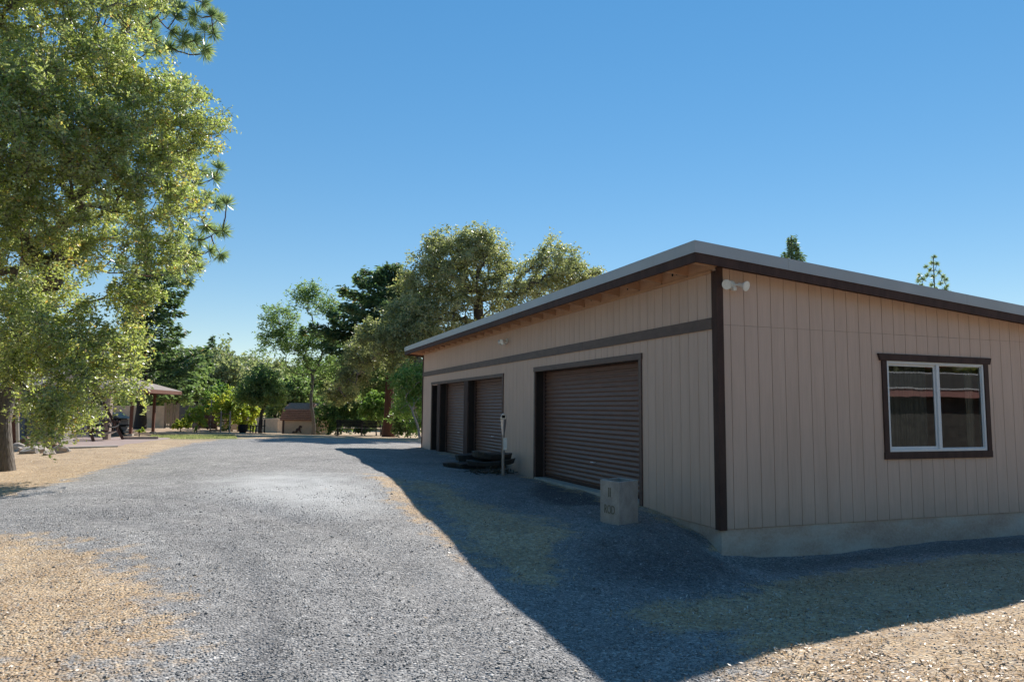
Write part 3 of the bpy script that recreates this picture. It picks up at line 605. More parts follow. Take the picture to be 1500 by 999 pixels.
slab('stone_slab',(-.62,6.75,zz+.12),.95,.55,.10,-.2,.03,'dark slab in the middle of the heap behind the meter post',2,curve=.03)
slab('stone_slab',(-.55,6.85,zz+.235),.8,.5,.12,.1,-.05,'topmost dark slab tilted on the heap behind the meter post',3,curve=.04)
slab('stone_slab',(-.45,8.15,zz+.15),1.3,.5,.13,.35,.02,'long dark slab lying against the roller door behind the heap',4)
m=MB(); r=random.Random(5)
for k in range(60):
    a=r.uniform(0,6.28);rr=r.uniform(.1,.55);c=np.array((-.8+rr*math.cos(a)*1.2,6.3+rr*math.sin(a)*.9,zz+r.uniform(0,.14)*(1-rr))); d=np.array((r.uniform(-1,1),r.uniform(-1,1),r.uniform(-.2,.4)))*r.uniform(.08,.22); m.tube([c-d/2,c+d/2],.009,4)
tag(m.build('brush_pile',M['brush'],None),'low heap of dark twigs and clippings at the foot of the parking meter','brush pile',kind='stuff')
# ------------------------------------------------------------------ TREES
def leafmesh(name,C,r,ln,wd,mat,parent,off,tone=None,updir=None,flat=.0):
    n=len(C); A=rdir(n,r); A[:,2]=A[:,2]*.7-.15; A/=np.linalg.norm(A,axis=1,keepdims=True)
    Bv=np.cross(A,rdir(n,r)); Bv/=np.linalg.norm(Bv,axis=1,keepdims=True)+1e-9
    s=(.6+.8*r.random(n))
    V,F=quads(C,A*(ln*s/2)[:,None],Bv*(wd*s/2)[:,None])
    if tone is None: tone=np.clip(r.normal(.45,.22,n),0,1)
    return npmesh(name,V,F,mat,parent,attrs={'tone':('FACE',tone)},off=off)
def branches(name,nodes,par,rad,mat,parent,off,minr=0,sides=5):
    V=[];F=[];nodes=np.array(nodes);base=0
    for i in range(1,len(nodes)):
        j=par[i]
        if j<0 or max(rad[i],rad[j])<minr: continue
        p,q=nodes[j],nodes[i];t=q-p;Ln=np.linalg.norm(t)
        if Ln<1e-5: continue
        t/=Ln;u=np.array((1.,0,0)) if abs(t[0])<.8 else np.array((0,1.,0));a=np.cross(t,u);a/=np.linalg.norm(a);b=np.cross(t,a)
        n=sides if rad[j]<.06 else 9; r0=min(rad[j],rad[i]*1.35)
        if n==9:
            ang=np.arange(9)*2*np.pi/9
        else: ang=np.arange(n)*2*np.pi/n
        c=np.cos(ang)[:,None]*a+np.sin(ang)[:,None]*b
        V.append(p-t*r0*.3+c*r0);V.append(q+c*rad[i])
        for k in range(n): F.append((base+k,base+(k+1)%n,base+n+(k+1)%n,base+n+k))
        base+=2*n
    return npmesh(name,np.concatenate(V),F,mat,parent,smooth=True,off=off)
def tree(name,label,cat,base,fork,lobes,ntw,nleaf,ln,wd,twr,tr,leaf,brk,seed,group=None,voids=0,minr=0,tonesh=.0,extra_dead=0,trunkname='trunk',lean=None,holes=(),twigs=False,sag=.05,barkdead=None):
    """base (x,y,z); fork = point where the limbs part; lobes [(centre,(rx,ry,rz))]"""
    r=np.random.default_rng(seed); base=np.array(base,float);fork=np.array(fork,float)
    o=empty(name,tuple(map(float,base)),0,label,cat,group)
    w=np.array([l[1][0]*l[1][2] for l in lobes]);w=w/w.sum();C=[]
    vd=[(np.array(h)+k*.8*FW,s) for h,s in holes for k in(-2,-1,0,1,2)]
    for _ in range(voids):
        l=lobes[r.choice(len(lobes),p=w)];vd.append((np.array(l[0])+rdir(1,r)[0]*np.array(l[1])*r.uniform(.5,1.),.28*l[1][0]))
    while len(C)<ntw:
        l=lobes[r.choice(len(lobes),p=w)];d=rdir(1,r)[0]; 
        if d[2]<-.6 and r.random()<.5: continue
        q=np.array(l[0])+d*np.array(l[1])*(r.random()**.28)*(1+.15*r.normal())
        if any(np.linalg.norm(q-c)<s for c,s in vd): continue
        if q[2]<base[2]+.25: continue
        C.append(q)
    C=np.array(C)
    nodes=[];par=[]
    K=7
    for i in range(K):
        t=i/(K-1);q=base+(fork-base)*t+np.array((math.sin(t*5+seed)*.04,math.cos(t*4+seed)*.04,0))*np.linalg.norm(fork-base)*math.sin(t*math.pi); nodes.append(q);par.append(i-1)
    order=np.argsort(np.linalg.norm(C-fork,axis=1)); tip=[]
    NA=np.zeros((ntw*5+60,3));NA[:K]=nodes;cnt=K;par=par[:]
    dist0=np.zeros(ntw*5+60)
    for i in range(K): dist0[i]=0 if i>=K-2 else 1e3
    for ci in order:
        q=C[ci];dv=NA[:cnt]-q;dd=np.linalg.norm(dv,axis=1)+dist0[:cnt]*.22; j=int(np.argmin(dd)); p=NA[j].copy();Ln=np.linalg.norm(q-p);ns=max(1,min(4,int(Ln/(twr*1.0))+1)); pj=j
        for s in range(1,ns+1):
            t=s/ns;x=p+(q-p)*t+(r.normal(size=3)*.07*Ln if s<ns else 0)+np.array((0,0,sag*Ln*math.sin(math.pi*t)))
            NA[cnt]=x;par.append(pj);dist0[cnt]=dist0[pj]+Ln/ns if dist0[pj]<500 else Ln/ns;pj=cnt;cnt+=1
        tip.append(pj)
    wgt=np.zeros(cnt)
    for tnode in tip: wgt[tnode]+=1
    for i in range(cnt-1,0,-1): 
        if par[i]>=0: wgt[par[i]]+=wgt[i]
    rad=np.maximum(tr*(np.maximum(wgt,.3)/max(wgt[0],1))**.5,.004)
    for i in range(K): rad[i]=tr*(1+.45*max(0,1-i/1.6)**2-.18*i/K)
    branches(trunkname,NA[:cnt],par,rad,brk,o,base,minr)
    P_=[];T_=[];tw=MB()
    for ci in range(len(C)):
        k=int(nleaf*r.uniform(.5,1.5)); s=twr*r.uniform(.8,1.3); ns=5
        out=C[ci]-fork; out/=np.linalg.norm(out)+1e-6
        dirs=rdir(ns,r)*.8+out*.55+np.array((0,0,.12)); dirs/=np.linalg.norm(dirs,axis=1,keepdims=True); ll=r.uniform(.7,2.1,ns)*s
        w_=r.integers(0,ns,k); t_=r.random(k)**.8
        P_.append(C[ci]+dirs[w_]*(ll[w_]*t_)[:,None]+np.array((0,0,-.18))*(ll[w_]*t_**2)[:,None]+r.normal(size=(k,3))*s*(.34-.2*t_)[:,None]); T_.append(np.full(k,r.normal(0,.15)))
        if twigs:
            for q_ in range(ns): tw.tube([C[ci],C[ci]+dirs[q_]*ll[q_]*.5,C[ci]+dirs[q_]*ll[q_]*.95+np.array((0,0,-.16*ll[q_]))],[.005,.004,.002],3,False)
    P_=np.concatenate(P_);T_=np.concatenate(T_)
    if twigs: tw.build('twigs',B['twig'],o)
    leafmesh('foliage',P_,r,ln,wd,leaf,o,base,np.clip(r.normal(.45+tonesh,.2,len(P_))+T_,0,1))
    return o
def lob(u,v,D,rp,sq=.85,dep=1.): 
    r=rp*D/FOC; return (P(u,v,D),(r,r*dep,r*sq))
# foreground live oak
bx,by=-10.05,10.75
oak_l=[(40,150,13,80),(95,380,15.5,50),(10,280,13,70),(150,210,13.2,60),(45,500,12.6,48),(60,40,14,120),(150,130,14,78),(228,185,14.5,70),(285,178,14.8,40),(232,280,14.3,66),(120,240,13.5,90),(20,200,12.8,110),(35,350,13.4,75),(222,372,14.2,52),(195,430,14.2,38),(60,455,13.4,62),(25,530,13.8,55),(120,520,13.2,58),(165,555,13,42),(92,600,12.7,28),(80,628,12.5,26),(100,600,13.2,34),(60,590,12.4,34),(175,500,14,36),(120,330,15.5,55),(-90,120,14,130),(-120,330,14,120),(-100,-80,14,150),(60,-110,14.5,120),(180,-20,15,62),(-130,500,14.5,90),(262,225,15.5,50),(30,440,16.5,60),(138,572,12.7,15),(55,600,13.2,30)]
tree('oak_tree','big live oak with glossy yellow green leaves drooping over the rocks at the left edge','tree',(bx,by,g1(bx,by)-.1),P(28,470,15.4),[lob(a,b,c,d,.9) for a,b,c,d in oak_l],2900,105,.068,.036,.21,.19,L['oak'],B['oak'],3,voids=14,tonesh=.1,holes=[(P(128,420,14),.42),(P(105,385,14.5),.3)],twigs=True)
# bare grey twigs inside the oak
# big oak behind the garage
q=G(700,36)
tree('oak_tree','tall broad oak rising behind the garage roof, twisted limbs showing under its crown','tree',(q[0],q[1],q[2]-.1),P(700,440,36.5),[lob(a,b,c,d,.85) for a,b,c,d in[(660,398,36,57),(705,390,36.5,48),(640,440,35,48),(610,465,34,42),(735,440,36,38),(812,392,37,43),(790,420,37,38),(845,410,37.5,26),(700,360,36,28),(640,365,36,22),(875,400,37.5,10),(600,420,35,20),(660,480,35,44)]],820,90,.13,.07,.36,.30,L['oakfar'],B['dark2'],5,voids=16,minr=.008)
# grey-olive oak hanging over the benches
q=G(640,33)
tree('oak_tree','grey olive oak with drooping crown between the redwood trunk and the garage','tree',(q[0],q[1],q[2]-.1),P(610,520,33.5),[lob(a,b,c,d,.8) for a,b,c,d in[(582,505,34,36),(538,520,36,30),(520,552,40,24),(600,500,33,38),(612,545,32,20),(498,578,42,20),(545,490,34,22),(585,540,34,16)]],470,80,.12,.065,.33,.22,L['olive'],B['twig'],9,voids=8,minr=.006,extra_dead=1)
q=G(600,30)
tree('small_tree','leafy small tree with pale crooked stems beside the far garage corner','tree',(q[0]+.5,q[1],q[2]-.1),P(604,600,30),[lob(a,b,c,d,.9) for a,b,c,d in[(600,560,30.5,22),(610,585,30.5,20),(590,600,32,16),(612,620,31,12),(620,560,31,20)]],170,80,.11,.06,.3,.055,L['green'],B['pale'],12,voids=4)
# slender airy tree in front of the shed
q=G(460,44)
tree('locust_tree','slender airy tree with forked dark trunk in front of the little shed','tree',(q[0],q[1],q[2]-.1),P(458,555,44),[lob(a,b,c,d,.9,.7) for a,b,c,d in[(450,435,44,20),(410,470,44,24),(480,455,44,20),(430,500,44,26),(465,505,44,26),(400,500,44,18),(440,540,44,22),(475,540,44,18),(480,500,44,14),(385,520,44,8)]],420,30,.22,.065,.4,.10,L['locust'],B['grey'],14,voids=5,minr=.004,sag=-.06)
q=G(383,41)
tree('orchard_tree','round dark green fruit tree with short forked trunk left of the shed','tree',(q[0],q[1],q[2]-.1),P(383,605,41),[lob(a,b,c,d,.95) for a,b,c,d in[(383,570,41,24),(370,585,41,18),(398,585,41,18),(385,555,41,16)]],210,75,.12,.07,.3,.1,L['locust'],B['dark'],15,tonesh=.1)
def bush(name,label,cat,u,v,D,rp,sq,leaf,seed,ntw=70,nl=70,ln=.1,wd=.06,grp=None,brk='dark',tone=0,wide=1.):
    q=G(u,D); c=P(u,v,D); r=rp*D/FOC
    return tree(name,label,cat,(q[0],q[1],q[2]-.05),(q[0],q[1],max(q[2]+.15,(c[2]+q[2])/2)),[((c[0]-r*.35*wide,c[1],c[2]),(r*.7*wide,r*.7,r*sq)),((c[0]+r*.35*wide,c[1]+.2,c[2]+r*.15),(r*.7*wide,r*.7,r*sq*.9)),((c[0],c[1],c[2]-r*.3),(r*.8*wide,r*.7,r*sq*.8))],ntw,nl,ln,wd,r*.15,max(.025,r*.04),leaf,B[brk],seed,grp,tonesh=tone)
bush('shrub','bright yellow green shrub in front of the dark fence beyond the lawn','shrub',290,612,38,18,1.,L['yellow'],21,90,60)
bush('shrub','low pale yellow shrub at the foot of the weathered fence','shrub',266,624,38.5,11,.8,L['yellow'],22,60,60,tone=.1)
bush('shrub','tiny round shrub beside the gazebo post','shrub',206,634,31,5,.9,L['yellow'],23,24,40,.07,.04)
bush('fruit_tree','yellow leaved fruit tree behind the wooden rack','tree',337,596,42,28,.9,L['yellow'],24,150,70,.13,.08,tone=-.05)
bush('fruit_tree','golden green fruit tree between the rack and the dark orchard tree','tree',362,608,43,18,1.1,L['yellow'],25,110,60,.13,.08,tone=.05)
bush('fruit_tree','green fruit tree with rounded top above the red brown fence','tree',318,588,46,20,1.,L['green'],26,120,70,.13,.08)
bush('shrub','light green leafy shrub between the benches and the redwood trunk','shrub',552,598,46,24,1.,L['green'],27,150,70,.14,.08)
bush('shrub','dark mass of underbrush behind the left bench','shrub',497,605,50,30,1.1,L['shade'],28,190,70,.16,.09)
bush('shrub','grey green shrub just right of the little shed','shrub',482,622,52,14,1.,L['olive'],29,90,60,.14,.08)
bush('shrub','dark thicket behind the right bench','shrub',535,625,48,14,.9,L['shade'],30,100,60,.14,.08)
bush('shrub','dark thicket at the far corner of the garage','shrub',598,615,40,24,1.1,L['shade'],31,150,70,.14,.08)
bush('shrub','dark green thicket behind the redwood','shrub',560,560,52,42,1.1,L['shade'],32,240,70,.18,.1)
bush('shrub','dense dark shrub rising behind the airy tree','shrub',500,560,55,36,1.1,L['shade'],33,240,70,.2,.11)
bush('evergreen_tree','broad bushy green tree right of the gazebo roof','tree',258,562,50,34,1.,L['locust'],34,300,75,.17,.1)
bush('evergreen_tree','bushy green tree with pale patches above the dark fence','tree',285,560,58,26,1.1,L['locust'],35,220,70,.18,.1)
bush('evergreen_tree','dark green tree above the tan block wall','tree',225,575,55,34,.9,L['shade'],36,260,70,.18,.1)
bush('evergreen_tree','green tree seen through gaps of the big oak','tree',150,560,48,60,.9,L['shade'],37,380,70,.18,.1)
bush('evergreen_tree','dark tree behind the grey outbuilding','tree',60,560,46,70,.9,L['shade'],38,420,70,.18,.1)
bush('evergreen_tree','rounded green tree directly behind the little shed','tree',425,585,62,34,1.,L['locust'],39,260,70,.2,.12)
bush('evergreen_tree','deep green tree between the shed roof and the airy trunk','tree',455,575,66,30,1.2,L['green'],40,240,70,.22,.12,tone=-.2)
bush('evergreen_tree','small conical green tree beside the far house','tree',318,580,66,15,1.5,L['green'],42,120,70,.18,.1,tone=-.1)
# conifers
def conifer(name,label,base,H,Lm,z0,nb,seed,leaf,brk,tr,droop=.25,ln=.34,wd=.07,dens=26,asym=None,group=None,prof=None,up=0):
    r=np.random.default_rng(seed);base=np.array(base,float); o=empty(name,tuple(map(float,base)),0,label,'tree',group)
    m=MB();K=9
    m.tube([base+np.array((.02*H*math.sin(i*1.1+seed)*i/K*.3,.0,H*i/(K-1))) for i in range(K)],[tr*(1-i/(K-.8))**.8+(.35*tr if i==0 else 0)+.01 for i in range(K)],12)
    C=[];A=[];Bb=[]
    tb=MB()
    for k in range(nb):
        t=(k+.5+r.normal()*1.2)/nb; t=min(max(t,.004),.995)**.9; z=z0+(H*.985-z0)*t; az=k*2.399+r.normal()*.3
        pf=prof(t) if prof else (1-t)**.75
        Ln=Lm*pf*r.uniform(.65,1.15)+.15
        if asym is not None: Ln*=1+asym[1]*max(0,math.cos(az-asym[0]))
        d=np.array((math.cos(az),math.sin(az),0)); n=9; pts=[]
        for s in np.linspace(0,1,n): pts.append(base+np.array((0,0,z))+d*Ln*s+np.cross(d,(0,0,1))*(.10*Ln*math.sin(2.5*s+k))+np.array((0,0,Ln*(up*s-droop*s*s+.12*s**3))))
        tb.tube(pts,[max(.006,.012*Ln*(1-s)+.006) for s in np.linspace(0,1,n)],4,False)
        nn=int(dens*Ln*2)
        s=r.random(nn)**.7; ii=s*(n-1);i0=np.minimum(ii.astype(int),n-2);fr=(ii-i0)[:,None];pp=np.array(pts);c=pp[i0]*(1-fr)+pp[i0+1]*fr
        side=np.cross(d,(0,0,1)); w=(.22*Ln*(1-s)+.12)*r.normal(size=nn)*.6
        c=c+side*w[:,None]+d*(np.abs(w)*.4)[:,None]+np.stack([0*w,0*w,-np.abs(w)*.35+r.normal(size=nn)*.13],-1)
        a=d*.7+side*(np.sign(w)*.8)[:,None]+r.normal(size=(nn,3))*.35; a[:,2]-=.15; a/=np.linalg.norm(a,axis=1,keepdims=True)
        b=np.cross(a,rdir(nn,r));b/=np.linalg.norm(b,axis=1,keepdims=True)
        sz=r.uniform(.6,1.3,nn)[:,None]; C.append(c);A.append(a*ln/2*sz);Bb.append(b*wd/2*sz)
    m.add(tb.v,tb.f); tk=m.build('trunk',brk,o,smooth=True)
    V,F=quads(np.concatenate(C),np.concatenate(A),np.concatenate(Bb))
    npmesh('foliage',V,F,leaf,o,attrs={'tone':('FACE',np.clip(r.normal(.45,.22,len(F)),0,1))},off=base); return o
q=G(570,42)
conifer('redwood_tree','red barked redwood with dark drooping boughs standing beside the two benches',(q[0],q[1],q[2]-.1),10.3,4.0,4.3,80,41,L['conifer'],B['red'],.31,droop=.15,ln=.34,wd=.12,dens=60,prof=lambda t:(1-t)**.6,asym=(math.pi+.2,.45),up=.12)
q=G(207,40)
conifer('cedar_tree','dark cedar with a thick trunk and long side boughs behind the gazebo',(q[0],q[1],q[2]-.1),9.2,3.1,1.9,70,43,L['conifer'],B['dark'],.27,droop=.1,ln=.34,wd=.12,dens=55,prof=lambda t:(1-t)**.45*(.75+.25*math.sin(t*9)),asym=(-.2,.5),up=.1)
for u,v,D,lab,wpx,sd in((312,490,120,'taller of the two pointed conifers standing together on the skyline',17,51),(332,505,122,'shorter of the two pointed conifers standing together on the skyline',15,52)):
    t=P(u,v,D); z=g1(t[0],t[1]); H=t[2]-z; conifer('conifer_tree',lab,(t[0],t[1],z),H,wpx*D/FOC*1.5,H*.25,90,sd,L['conifer'],B['dark'],.3,droop=.1,ln=.7,wd=.25,dens=9,prof=lambda t:(1-t)**.8,up=.1)
t=P(1160,345,60); z=g1(t[0],t[1]); conifer('conifer_tree','dark pointed conifer top showing above the garage roof, left of the two',(t[0],t[1],z),t[2]-z,2.3,4,150,53,L['conifer'],B['dark'],.28,droop=.02,ln=.42,wd=.1,dens=26,prof=lambda t:min(1,(1-t)**.65*1.25),up=.3)
# pines with needle tufts
def tufts(Cs,R,n,r,wd=.014,dirs=None):
    C=np.repeat(Cs,n,0); d=rdir(len(C),r)
    if dirs is not None: d=d+np.repeat(dirs,n,0)*.75; d/=np.linalg.norm(d,axis=1,keepdims=True)
    Ln=R*r.uniform(.7,1.1,len(C))[:,None]; b=np.cross(d,rdir(len(C),r));b/=np.linalg.norm(b,axis=1,keepdims=True)
    return quads(C+d*Ln*.52,d*Ln*.5,b*wd)
def pine(name,label,base,H,tr,targets,R,nneed,seed,wd=.014,minz=.3):
    r=np.random.default_rng(seed);base=np.array(base,float);o=empty(name,tuple(map(float,base)),0,label,'tree')
    m=MB(); m.tube([base+np.array((0,0,H*i/8)) for i in range(9)],[tr*(1-i/8.6)+.012 for i in range(9)],12)
    T=np.array(targets);D_=[]
    nodes=[base+np.array((0,0,h)) for h in np.arange(H*minz,H,.35)];nc=len(nodes)
    dT=np.min([[np.linalg.norm(t-nd)+ .25*abs((t-nd)[2]) for nd in nodes] for t in T],axis=1)
    for i in np.argsort(dT):
        t=T[i];A=np.array(nodes);c=np.linalg.norm(A-t,axis=1)+np.where(np.arange(len(A))<nc,np.maximum(0,A[:,2]-t[2]+.6)*.9,0)
        j=int(np.argmin(c));p=A[j];L_=np.linalg.norm(t-p)
        pts=[p+(t-p)*s+np.array((0,0,-.10*L_*math.sin(math.pi*s)))+r.normal(size=3)*.02*L_*math.sin(math.pi*s) for s in np.linspace(0,1,6)]
        m.tube(pts,[.010+.010*L_*(1-s)+(.004) for s in np.linspace(0,1,6)],5,False); nodes+=pts[1:]; v=pts[-1]-pts[-2]; D_.append((i,v/np.linalg.norm(v)))
    m.build('trunk',B['red'] if tr>.12 else B['dark'],o,smooth=True)
    dd=np.zeros((len(T),3))
    for i,v in D_: dd[i]=v
    V,F=tufts(T,R,nneed,r,wd,dd)
    tone=np.repeat(np.clip(r.normal(.45,.12,len(T)),0,1),nneed)+r.normal(0,.15,len(T)*nneed)
    npmesh('foliage',V,F,L['pine'],o,attrs={'tone':('FACE',np.clip(tone,0,.97))},off=base); return o
rr=np.random.default_rng(77)
tg=[]
for u,v in [(205,8),(222,30),(236,18),(250,45),(262,12),(276,30),(296,4),(288,22),(310,24),(318,30),(300,45),(312,50),(300,72),(284,60),(298,80),(240,66),(216,58),(228,72),(250,70),(205,40),(268,62),(190,15),(180,30),(320,248),(312,262),(296,250),(286,270),(300,290),(332,300),(316,298),(285,300),(326,338),(314,342),(300,330),(322,372),(306,368),(290,352),(280,372),(288,388),(272,398),(268,380),(276,345),(262,360),(262,330),(275,410),(250,400)]:
    tg.append(P(u,v,19.5+rr.uniform(-.8,.8)))
for k in range(110):
    tg.append(P(rr.uniform(120,290) if k%2 else rr.uniform(20,230),rr.uniform(-60,400),20+rr.uniform(-1,1.5)))
b=P(20,598,22); pine('pine_tree','tall long needled pine whose tufts poke out behind the big oak',(b[0],b[1],g1(b[0],b[1])-.1),13.8,.17,tg,.32,170,61,.010)
tg=[];b=P(1368,400,45);z=g1(b[0],b[1])
for u,v in [(1368,378),(1366,386),(1372,388),(1357,392),(1364,396),(1374,398),(1368,406),(1360,404),(1348,404),(1352,410),(1346,412),(1380,404),(1384,410),(1386,418),(1378,414),(1366,416),(1370,424),(1362,424),(1350,420),(1384,425),(1376,430),(1356,430),(1390,430)]:
    tg.append(P(u,v,45+rr.uniform(-.3,.3)))
for k in range(30): tg.append(P(rr.uniform(1330,1405),rr.uniform(435,520),45+rr.uniform(-1,1)))
pine('pine_tree','sparse pine top with separate tufts above the right end of the roof',(b[0],b[1],z),P(1368,376,45)[2]-z,.1,tg,.26,90,62,.016,.5)
# ------------------------------------------------------------------ far hillside
hx=np.linspace(-260,260,80);hy=np.linspace(75,520,60);HX,HY=np.meshgrid(hx,hy)
def hz(x,y):
    t=np.clip((y-80)/130,0,1);t=t*t*(3-2*t); side=.75+.25*np.clip((40-x)/90,0,1)
    return -1.4+9.5*t*side+ (vnoise(x,y,.02,5)-.5)*4*t
npmesh('hillside',np.stack([HX,HY,hz(HX,HY)],-1).reshape(-1,3),np.stack([np.arange(80*60).reshape(60,80)[:-1,:-1],np.arange(80*60).reshape(60,80)[:-1,1:],np.arange(80*60).reshape(60,80)[1:,1:],np.arange(80*60).reshape(60,80)[1:,:-1]],-1).reshape(-1,4),simple('dry_hillside',(.3,.24,.13),.9,.2,.2,fine=3),smooth=True)['kind']='structure'
protos=[]
for i,(lf,h,w,tn) in enumerate(((L['hill'],6.5,3.4,0),(L['oakfar'],5.5,3.3,.05),(L['olive'],6.,3.2,.1),(L['hill'],7.5,2.8,.15))):
    o=tree('hillside_tree','rounded olive green tree in the wood covering the far hillside','tree',(0,0,-.3),(0,0,h*.35),[((0,0,h*.6),(w,w,h*.38)),((w*.45,.5,h*.5),(w*.6,w*.6,h*.3)),((-w*.45,-.4,h*.48),(w*.6,w*.6,h*.3))],120,45,.42,.26,.75,.22,lf,B['dark'],90+i,'trees covering the far hillside',minr=.05,tonesh=tn)
    protos.append(o)
def copytree(o):
    c=o.copy();COL.objects.link(c)
    for ch in list(o.children):
        d=ch.copy();COL.objects.link(d);d.parent=c
    return c
rh=random.Random(4);used=set();n=0
spots=[]
for D in (82,96,112,130,150,172,198):
    u=215+rh.uniform(0,15)
    while u<640:
        q=P(u,598,D+rh.uniform(-6,6));spots.append((float(q[0]),float(q[1]))); u+=rh.uniform(3.6,6.2)*FOC/D*1.0
spots=[q for q in spots if not (292<750+FOC*(((q[0]-CP[0])*RT[0]+(q[1]-CP[1])*RT[1])/((q[0]-CP[0])*FW[0]+(q[1]-CP[1])*FW[1]))<352 and 88<q[1]<190)]
for i,(x,y) in enumerate(spots):
    k=rh.randrange(4); z=max(hz(np.array(x),np.array(y)) if y>76 else -9,g1(x,y))
    if k in used: o=copytree(protos[k])
    else: o=protos[k];used.add(k)
    s=rh.uniform(.75,1.25); o.location=(x,y,float(z)-.3*s); o.rotation_euler=(0,0,rh.uniform(0,6.28)); o.scale=(s,s,s*rh.uniform(.85,1.15))
# far wood beyond the last ring: one uncountable mass
r=np.random.default_rng(8);nn=60000
u=r.uniform(150,700,nn);D=r.uniform(215,330,nn);x=CP[0]+D*(FW[0]+RT[0]*(u-750)/FOC);y=CP[1]+D*(FW[1]+RT[1]*(u-750)/FOC)
cz=vnoise(x,y,.11,3)*5+vnoise(x,y,.3,4)*2.5; C=np.stack([x,y,hz(x,y)+cz*r.random(nn)**.4],-1)
o=leafmesh('distant_wood',C,r,.9,.6,L['hill'],None,None); tag(o,'distant wood along the crest of the far hill','wood',kind='stuff')
# ------------------------------------------------------------------ BACKYARD THINGS
def frame_at(u,D,ang=0):
    x,y,z=G(u,D);return np.array((x,y,z))
HR=RT*np.array((1,1,0));HR/=np.linalg.norm(HR);HF=np.array((-HR[1],HR[0],0));UZ=np.array((0,0,1.))
def loc3(b): return tuple(float(a) for a in b)
# gazebo
def gazebo():
    c0=P(191,638,32.0);z=g1(c0[0],c0[1]);c0=np.array((c0[0],c0[1],z))
    e1=-HR*.147+HF*.989; e2=-HR*.989-HF*.147; S=2.9; C=c0+(e1+e2)*S/2
    o=empty('gazebo',loc3(C),0,'open wooden gazebo with brown posts and a low hipped roof beyond the swing','gazebo')
    ze=2.10
    for a,b in((0,0),(S,0),(0,S),(S,S)):
        p=c0+e1*a+e2*b; m=MB(); m.obox(p+UZ*(ze/2),e1*.06,e2*.06,UZ*ze/2); m.build('post',M['redwood'],o,bevel=.006)
        m=MB(); m.obox(p+UZ*.05,e1*.11,e2*.11,UZ*.05); m.build('post_base',M['concpale'],o)
    m=MB()
    for (a,b),(c,d) in (((0,0),(S,0)),((S,0),(S,S)),((S,S),(0,S)),((0,S),(0,0))):
        m.bar(c0+e1*a+e2*b+UZ*(ze+.06),c0+e1*c+e2*d+UZ*(ze+.06),.1,.14)
    m.build('beam',M['redwood'],o)
    h=S/2+.95; top=C+UZ*(ze+.14+.62)
    m=MB(); cs=[C+e1*a*h+e2*b*h+UZ*(ze-.02) for a,b in((-1,-1),(1,-1),(1,1),(-1,1))]
    m.add(cs+[top]+[c-UZ*.03 for c in cs]+[top-UZ*.05],[(0,1,4),(1,2,4),(2,3,4),(3,0,4),(6,5,9),(7,6,9),(8,7,9),(5,8,9),(0,5,6,1),(1,6,7,2),(2,7,8,3),(3,8,5,0)])
    rf=m.build('roof',M['greyroof'],o)
    m=MB()
    for i in range(4): m.bar(cs[i]-UZ*.10,cs[(i+1)%4]-UZ*.10,.04,.16)
    m.build('fascia_board',M['redwood'],rf)
    m=MB(); m.lathe(top,[(.03,-.02),(.05,.05),(.0,.16)],8); m.build('finial',M['redwood'],rf)
    # picnic table below, its own thing
    t=C+e2*.2-e1*.2; tb=empty('picnic_table',loc3(t),0,'dark picnic table with attached benches standing under the gazebo','table')
    m=MB(); m.obox(t+UZ*.74,HR*.9,HF*.38,UZ*.025); m.build('tabletop',M['dark'],tb,bevel=.005)
    for s in(-1,1):
        m=MB(); m.obox(t+HF*s*.68+UZ*.44,HR*.9,HF*.13,UZ*.022); m.build('seat',M['dark'],tb,bevel=.005)
    for s in(-1,1):
        m=MB(); m.bar(t+HR*.65*s-HF*.62,t+HR*.65*s+HF*.25+UZ*.73,.08); m.bar(t+HR*.65*s+HF*.62,t+HR*.65*s-HF*.25+UZ*.73,.08); m.bar(t+HR*.65*s-HF*.72+UZ*.40,t+HR*.65*s+HF*.72+UZ*.40,.05,.08); m.build('leg',M['dark'],tb)
gazebo()
# patio slab, pale kerb, timber edging
def poly_slab(name,pts,z,t,mat,kind='structure'):
    n=len(pts);m=MB();m.add([(x,y,z-t) for x,y in pts]+[(x,y,z) for x,y in pts],[tuple(range(n))[::-1],tuple(range(n,2*n))]+[(i,(i+1)%n,n+(i+1)%n,n+i) for i in range(n)])
    o=m.build(name,mat,None); o['kind']=kind; return o
def pl(u,v,z):
    F_=FW+RT*(u-750)/FOC-UP*(v-499.5)/FOC; t=(z-CP[2])/F_[2]; return (float(CP[0]+t*F_[0]),float(CP[1]+t*F_[1]))
poly_slab('patio',[pl(92,656,.17),pl(172,654,.17),pl(245,643.5,.17),pl(250,641.5,.17),pl(120,641,.17),pl(60,646,.17)],.185,.3,M['patio'])
m=MB(); a=pl(96,656.5,.17);b=pl(172,654.5,.17); m.bar((*a,.13),(*b,.13),.18,.16); o=m.build('patio_kerb',M['concpale'],None,bevel=.01); o['kind']='structure'
m=MB(); a=pl(178,642.6,.2);b=pl(232,642.2,.2);c=pl(330,645,.24); m.bar((*a,.2),(*b,.2),.12,.14); o=m.build('timber_edging',M['wood'],None); tag(o,'low weathered timber edging along the patio in front of the gazebo','edging')
